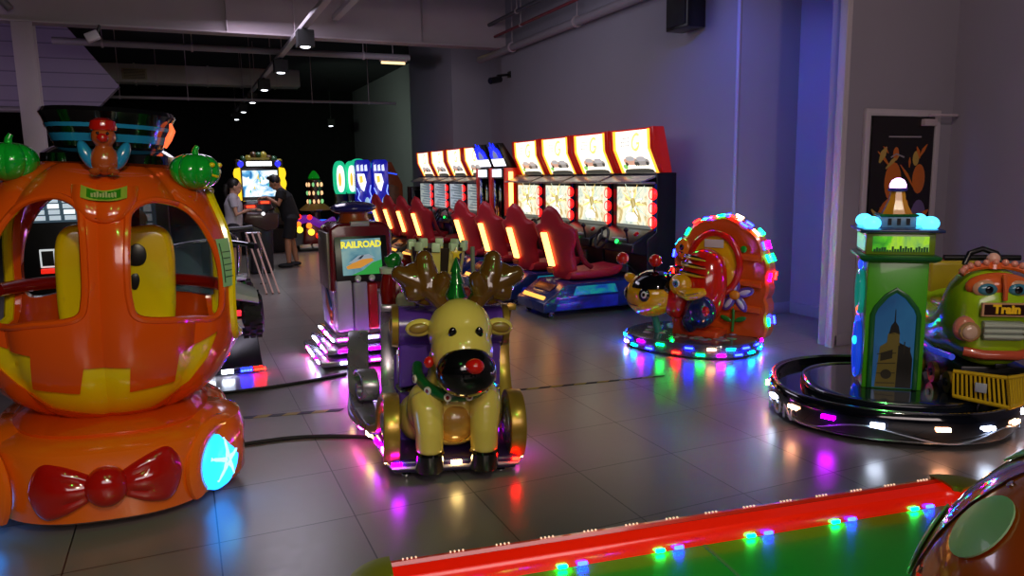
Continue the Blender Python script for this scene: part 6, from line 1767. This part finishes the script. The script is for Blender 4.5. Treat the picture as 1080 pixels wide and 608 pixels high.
def person(label, loc, rz, J, skin, top, bottom, shoe, hair_long, sleeve=0.55, hem=0.55, slim=1.0):
    t = thing('person', label, 'person', loc, rz)
    g = lambda k: Vector(J[k])
    b = MB()
    hc = g('head'); fd = Vector(J['face']).normalized()
    Rf = fd.to_track_quat('X', 'Z').to_matrix()
    b.ball(hc + V(0, 0, 0.015), (0.092, 0.075, 0.105), 20, Rf).ball(hc + Rf @ V(0.025, 0, -0.055), (0.062, 0.054, 0.062), 18, Rf)
    b.tube([hc + Rf @ V(0.085, 0, 0.01), hc + Rf @ V(0.105, 0, -0.022), hc + Rf @ V(0.088, 0, -0.032)], [0.010, 0.016, 0.012], 8)
    b.tube([hc + Rf @ V(-0.02, 0, -0.06), g('neck')], [0.05, 0.056], 14)
    b.tube([g('neck'), g('chest'), g('waist'), g('pelvis')], [0.07, 0.128 * slim, 0.112 * slim, 0.128 * slim], 20)
    for s in ('l', 'r'):
        b.tube([g('neck') * .4 + g('sh' + s) * .6, g('sh' + s), g('el' + s), g('wr' + s)], [0.055, 0.052 * slim, 0.040 * slim, 0.027], 14)
        b.tube([g('pelvis') * .4 + g('hip' + s) * .6, g('hip' + s), g('kn' + s), (g('kn' + s) * .6 + g('an' + s) * .4), g('an' + s)], [0.10 * slim, 0.088 * slim, 0.056, 0.055, 0.036], 16)
    body = b.build('body', skin, None, remesh=0.010, relax=3)
    # hands and ears join the same skin
    e = MB()
    e.bm.from_mesh(body.data)
    for s, sd in (('l', -1), ('r', 1)):
        fingers(e, g('wr' + s), Vector(J['hand' + s]), V(0, 0, 1), sd)
        e.ball(hc + Rf @ V(-0.005, sd * 0.075, -0.01), (0.018, 0.010, 0.03), 10, Rf)
    bpy.data.objects.remove(body)
    body = e.build('body', skin, t, smooth=60)
    for sd in (-1, 1):
        q = MB().ball(hc + Rf @ V(0.080, sd * 0.032, 0.018), 0.0115, 10).build('eye', mat('eye_white_human', '#cfc8c0', 0.2), body)
        MB().ball(hc + Rf @ V(0.0895, sd * 0.032, 0.018), 0.0055, 8).build('iris', HAIR, q)
        MB().tube([hc + Rf @ V(0.088, sd * 0.015, 0.038), hc + Rf @ V(0.084, sd * 0.048, 0.036)], 0.004, 6).build('eyebrow', HAIR, body)
    MB().tube([hc + Rf @ V(0.082, -0.024, -0.062), hc + Rf @ V(0.089, 0, -0.06), hc + Rf @ V(0.082, 0.024, -0.062)], 0.006, 8).build('mouth', mat('lips', '#8a4238', 0.4), body)
    h = MB()
    h.ball(hc + Rf @ V(-0.022, 0, 0.04), (0.096, 0.086, 0.098), 20, Rf)
    if hair_long:
        h.tube([hc + Rf @ V(-0.085, 0, 0.03), hc + Rf @ V(-0.13, 0, 0.0), hc + Rf @ V(-0.135, 0, -0.09), hc + Rf @ V(-0.115, 0, -0.19)], [0.035, 0.04, 0.036, 0.015], 12)
    else:
        for k in range(10):
            a = k * 0.63
            h.ball(hc + Rf @ V(0.02 + 0.05 * cos(a), 0.055 * sin(a), 0.115 + 0.01 * (k % 2)), 0.024, 8)
    h.build('hair', HAIR, t, remesh=0.010, relax=2)
    c = MB()
    up = (g('neck') - g('chest')).normalized()
    c.tube([g('neck') - up * 0.02, g('chest') + up * 0.02, g('waist'), g('pelvis') - V(0, 0, 0.03)], [0.085, 0.150 * slim, 0.140 * slim, 0.150 * slim], 20)
    for s in ('l', 'r'):
        m_ = g('sh' + s).lerp(g('el' + s), sleeve)
        c.tube([g('neck') * .5 + g('sh' + s) * .5, g('sh' + s), m_], [0.07, 0.070 * slim, 0.062 * slim], 14)
    c.build('t_shirt', top, t, remesh=0.011, relax=3)
    c = MB()
    c.tube([g('waist') * .4 + g('pelvis') * .6, g('pelvis') - V(0, 0, 0.06)], [0.142 * slim, 0.150 * slim], 20)
    for s in ('l', 'r'):
        m_ = g('hip' + s).lerp(g('kn' + s), hem / 0.6 if hem <= 0.6 else 1.0)
        pts = [g('pelvis') * .3 + g('hip' + s) * .7, g('hip' + s), m_]
        rs_ = [0.115 * slim, 0.105 * slim, 0.088 * slim]
        if hem > 0.6:
            pts.append(g('an' + s) + V(0, 0, 0.04)); rs_ = [0.115 * slim, 0.102 * slim, 0.072, 0.052]
        c.tube(pts, rs_, 16)
    c.build('trousers' if hem > 0.6 else 'shorts', bottom, t, remesh=0.011, relax=3)
    for s in ('l', 'r'):
        a = g('an' + s); td = Vector(J['toe']).normalized()
        MB().ball(V(a.x, a.y, 0.038) + td * 0.055, (0.135, 0.046, 0.04), 16, td.to_track_quat('X', 'Z').to_matrix(), e=0.8).build('shoe', shoe, t)
    return t
person('person in white t-shirt with tied dark hair reaching for the console', (0.72, 12.22, 0), radians(-4), dict(
    head=(0.045, 0, 1.42), face=(1, 0, -0.12), neck=(0.01, 0, 1.30), chest=(0, 0, 1.13), waist=(0, 0, 0.97), pelvis=(-0.02, 0, 0.84),
    shl=(0.0, 0.155, 1.24), shr=(0.0, -0.155, 1.24), ell=(0.06, 0.18, 1.02), elr=(0.04, -0.185, 1.0), wrl=(0.26, 0.11, 1.06), wrr=(0.22, -0.13, 1.07),
    handl=(1, -0.2, 0.1), handr=(1, 0.15, 0.1), hipl=(-0.02, 0.085, 0.80), hipr=(-0.02, -0.085, 0.80), knl=(0.02, 0.09, 0.44), knr=(0.0, -0.09, 0.44),
    anl=(-0.01, 0.09, 0.075), anr=(-0.03, -0.09, 0.075), toe=(1, 0, 0)), SK2, mat('shirt_white', '#b9b4bc', 0.8), mat('shorts_dark', '#1c1a22', 0.8), mat('shoe_white', '#8f8c90', 0.6), True, hem=0.5, slim=0.92)
person('person in black t-shirt and black shorts leaning over the console', (1.66, 13.45, 0), radians(176), dict(
    head=(0.17, 0, 1.46), face=(1, -0.1, -0.45), neck=(0.09, 0, 1.345), chest=(0.04, 0, 1.18), waist=(-0.02, 0, 1.02), pelvis=(-0.06, 0, 0.88),
    shl=(0.07, 0.185, 1.29), shr=(0.07, -0.185, 1.29), ell=(0.14, 0.23, 1.10), elr=(0.12, -0.22, 1.10), wrl=(0.33, 0.12, 1.22), wrr=(0.32, -0.10, 1.22),
    handl=(1, -0.1, -0.05), handr=(1, 0.1, -0.1), hipl=(-0.06, 0.10, 0.84), hipr=(-0.06, -0.10, 0.84), knl=(0.02, 0.12, 0.47), knr=(-0.06, -0.10, 0.46),
    anl=(0.02, 0.12, 0.08), anr=(-0.12, -0.10, 0.08), toe=(1, 0, 0)), SK, mat('shirt_black', '#0d0d10', 0.85), mat('shorts_black', '#0e0e12', 0.85), mat('shoe_black', '#141318', 0.6), False, hem=0.55, slim=1.08)

# ------------------------------------------------------------------ far machines left of the racing rows
lr = thing('lamp_ring_ride', 'low far ride dotted with red and yellow lamps on a violet arm', 'kiddie ride', (2.62, 16.4, 0))
MB().prism([(-0.42, 0.0), (0.44, 0.0), (0.44, 0.10), (-0.42, 0.07)], -0.3, 0.4, 'xz').build('base', PL['black'], lr, bevel=0.02)
for x in (-0.30, -0.02):
    MB().box((x, -0.31, 0.10), (0.24, 0.18, 0.02), rot('X', 20)).build('step_plate', mat('step_white', '#a8b4b0', 0.4), lr, bevel=0.004)
MB().stroke([tuple(v) for v in bez([(-0.40, 0.62), (-0.15, 0.66), (0.15, 0.52), (0.42, 0.62)], 24)], 0.16, -0.05, 0.2, 'xz').build('violet_arm', mat('arm_violet', '#5a1c8c', 0.25, coat=0.6, emit='#8a20d0', es=0.35), lr, bevel=0.02)
MB().prism([(-0.30, 0.08), (0.38, 0.08), (0.30, 0.52), (-0.2, 0.56)], 0.0, 0.3, 'xz').build('body', mat('ride_dark_red', '#5a0f14', 0.3, coat=0.5), lr, bevel=0.03)
for x, z, c_, r in ((-0.36, 0.72, 'red', .055), (-0.14, 0.70, 'red', .055), (-0.38, 0.56, 'orange', .06), (-0.36, 0.44, 'warm', .07), (-0.16, 0.52, 'orange', .06), (-0.12, 0.38, 'warm', .07), (0.04, 0.30, 'red', .07), (0.14, 0.27, 'red', .07), (0.24, 0.22, 'red', .08), (0.20, 0.34, 'red', .06)):
    MB().ball((x, -0.05, z), r, 14).build('round_lamp', glow('far_lamp_' + c_, {'red': '#ff2412', 'orange': '#ff7a1c', 'warm': '#ffd83a'}[c_], 1.8), lr)
tw_ = thing('carousel_tower', 'small far tower ride with rows of bulbs and a green top', 'kiddie ride', (2.80, 17.5, 0))
MB().lathe([(0, 0), (0.30, 0), (0.30, 0.1), (0.12, 0.14), (0.10, 0.75), (0.16, 0.80), (0.16, 1.48), (0.10, 1.52), (0, 1.52)], 28).build('column', mat('column_brown', '#4a2a18', 0.3, coat=0.5), tw_)
for r in range(3):
    for k in range(10):
        a = 2 * pi * k / 10
        MB().ball((0.165 * cos(a), 0.165 * sin(a), 1.0 + r * 0.19), (0.026, 0.026, 0.05), 10).build('bulb', glow('bulb_amber_pale', '#ffc890', 1.1) if (k + r) % 3 else glow('bulb_green_pale', '#8fe090', 0.8), tw_)
MB().lathe([(0.34, 0.80), (0.36, 0.82), (0.20, 0.95), (0.16, 0.95), (0.32, 0.80)], 32).build('awning', mat('awning_tan', '#8a6a34', 0.3, coat=0.4, emit='#a07030', es=0.12), tw_)
MB().lathe([(0, 1.52), (0.13, 1.52), (0.10, 1.60), (0.04, 1.68), (0, 1.70)], 24).build('green_top', mat('tower_top_green', '#0f7a1c', 0.2, coat=0.7, emit='#10a020', es=0.35), tw_)
MB().bx(-0.05, 0.34, -0.42, -0.34, 0.46, 0.60).cyl((.17, -.36, .5), (.1, -.1, .4), .03).build('lit_blue_tray', glow('tray_blue', '#1a6aff', 1.4), tw_, bevel=0.02)

for k, (x, y, l) in enumerate(((3.32, 17.0, 'left teal glowing capsule sign on a black post beyond the kiosk'), (3.62, 17.2, 'right teal glowing capsule sign on a black post beyond the kiosk'))):
    t = thing('capsule_sign_machine', l, 'arcade machine', (x, y, 0), 0, 'teal capsule machines')
    MB().bx(-0.12, 0.12, 0, 0.4, 0.0, 1.16).build('post', PL['black'], t, bevel=0.01)
    MB().ball((0, 0.15, 1.50), (0.15, 0.16, 0.40), 24, e=0.7).build('capsule', glow('capsule_teal', '#1fc088', 0.9), t)
    MB().m(0).ball((-0.01, 0.02, 1.50), (0.09, 0.06, 0.30), 20, e=0.8).m(1).ball((-0.035, -0.03, 1.48), (0.035, 0.03, 0.16), 14).build('lit_face', [glow('capsule_white', '#e8fff0', 1.5), glow('capsule_amber', '#ffb03a', 1.3)], t)
    MB().prism([(-0.12, 0.62), (0.12, 0.62), (0.12, 0.80), (-0.12, 0.76)], -0.2, 0.0, 'xz').build('control_shelf', PL['black'], t, bevel=0.01)
t = thing('capsule_top_lamp', 'small teal glowing dome behind the two capsule signs', 'light', (3.86, 17.5, 0))
MB().bx(-0.1, 0.1, 0, 0.3, 0, 1.78).build('post', PL['black'], t, bevel=0.01)
MB().ball((0, 0.15, 1.86), (0.18, 0.16, 0.10), 20).build('dome', glow('capsule_teal', '#1fc088', 0.9), t)

for k, l in enumerate(('left blue cabinet with white lightning outline and lit shield face', 'right blue cabinet with white lightning outline and lit shield face')):
    t = thing('lightning_cabinet', l, 'arcade machine', (3.62 + k * 0.375, 16.1, 0), radians(-8), 'blue lightning cabinets')
    MB().prism([(-0.165, 0.03), (0.165, 0.03), (0.165, 1.85), (0.12, 1.90), (-0.12, 1.90), (-0.165, 1.8)], 0.0, 0.55, 'xz').build('body', mat('cabinet_blue', '#1a1c8c', 0.25, coat=0.5, emit='#1420e0', es=0.35), t, bevel=0.01)
    MB().bx(-0.14, 0.14, 0.03, 0.5, 0, 0.03).build('plinth', PL['rubber'], t)
    f = MB().m(0).prism([(-0.13, 1.60), (0.02, 1.60), (0.06, 1.42), (-0.0, 1.22), (-0.06, 1.28), (-0.12, 1.45)], -0.015, 0.004, 'xz')
    f.m(1)
    for j in range(3):
        f.prism([(-0.14 + j * 0.085, 1.66), (-0.08 + j * 0.085, 1.66), (-0.09 + j * 0.085, 1.80), (-0.14 + j * 0.085, 1.78)], -0.015, 0.004, 'xz')
    f.m(2).prism([(-0.09, 1.55), (-0.02, 1.56), (-0.01, 1.42), (-0.08, 1.40)], -0.02, 0.0, 'xz')
    f.build('lit_emblem', [glow('emblem_white', '#e8e8ff', 1.5), glow('emblem_pale', '#cfd8ff', 1.1), glow('emblem_amber', '#ffc04a', 1.2)], t, smooth=0)
    MB().stroke([(-0.15, 1.30), (-0.10, 1.18), (-0.13, 1.08), (-0.02, 0.95), (-0.02, 0.78)], 0.02, -0.012, 0.003, 'xz').build('lightning_line', glow('lightning_pale', '#7f9cff', 1.6), t, smooth=0)
    MB().stroke([(0.15, 1.36), (0.12, 1.22), (0.155, 1.12), (0.10, 0.98), (0.14, 0.78)], 0.02, -0.012, 0.003, 'xz').build('lightning_line', glow('lightning_pale', '#7f9cff', 1.6), t, smooth=0)
    MB().ball((0.0 + 0.06, -0.06, 0.95), (0.06, 0.05, 0.15), 14).build('ball_lamp', glow('ball_pale_blue', '#9fc8e8', 0.7), t)
    MB().prism([(-0.15, 0.55), (0.15, 0.55), (0.15, 0.75), (-0.15, 0.78)], -0.25, 0.0, 'xz').build('control_shelf', PL['black'], t, bevel=0.01)
t = thing('brown_cabinet', 'tall brown cabinet with slanted top beside the blue lightning cabinets', 'arcade machine', (4.32, 16.75, 0))
MB().prism([(-0.28, 0.03), (0.34, 0.03), (0.34, 1.35), (0.10, 1.86), (-0.28, 1.86)], 0.0, 0.6, 'xz').build('body', mat('cabinet_brown', '#6a3a1c', 0.35, coat=0.3, var=0.3, scale=6, emit='#a04010', es=0.05), t, bevel=0.012)
MB().bx(-0.25, 0.3, 0.03, 0.57, 0, 0.03).build('plinth', PL['rubber'], t)
MB().stroke([(-0.27, 1.50), (0.0, 1.62), (0.22, 1.58)], 0.03, -0.012, 0.004, 'xz').build('blue_line', glow('line_blue', '#2a5aff', 0.9), t, smooth=0)
MB().m(0).prism([(-0.22, 0.9), (0.26, 0.9), (0.24, 1.3), (-0.2, 1.45)], -0.01, 0.004, 'xz').build('side_print', screen('flame_print', ['#2a0f06', '#5a2a0c', '#8a4a14', '#3a1408'], 0.12, 5, 12), t, smooth=0)
MB().bx(-0.28, -0.24, -0.03, 0.0, 0.2, 1.8).build('edge_strip', PL['black'], t)
t = thing('black_side_cabinet', 'low black cabinet between the brown cabinet and the far racing row', 'arcade machine', (4.84, 16.2, 0))
MB().prism([(-0.12, 0.03), (0.24, 0.03), (0.24, 1.30), (-0.12, 1.30)], 0.0, 0.4, 'xz').build('body', PL['black'], t, bevel=0.012)
MB().bx(-0.08, 0.2, 0.03, 0.37, 0, 0.03).build('plinth', PL['rubber'], t)
MB().bx(-0.08, 0.20, -0.012, 0.002, 0.75, 1.22).build('dark_screen', mat('screen_off', '#0a0d12', 0.08, coat=0.8), t, bevel=0.003)
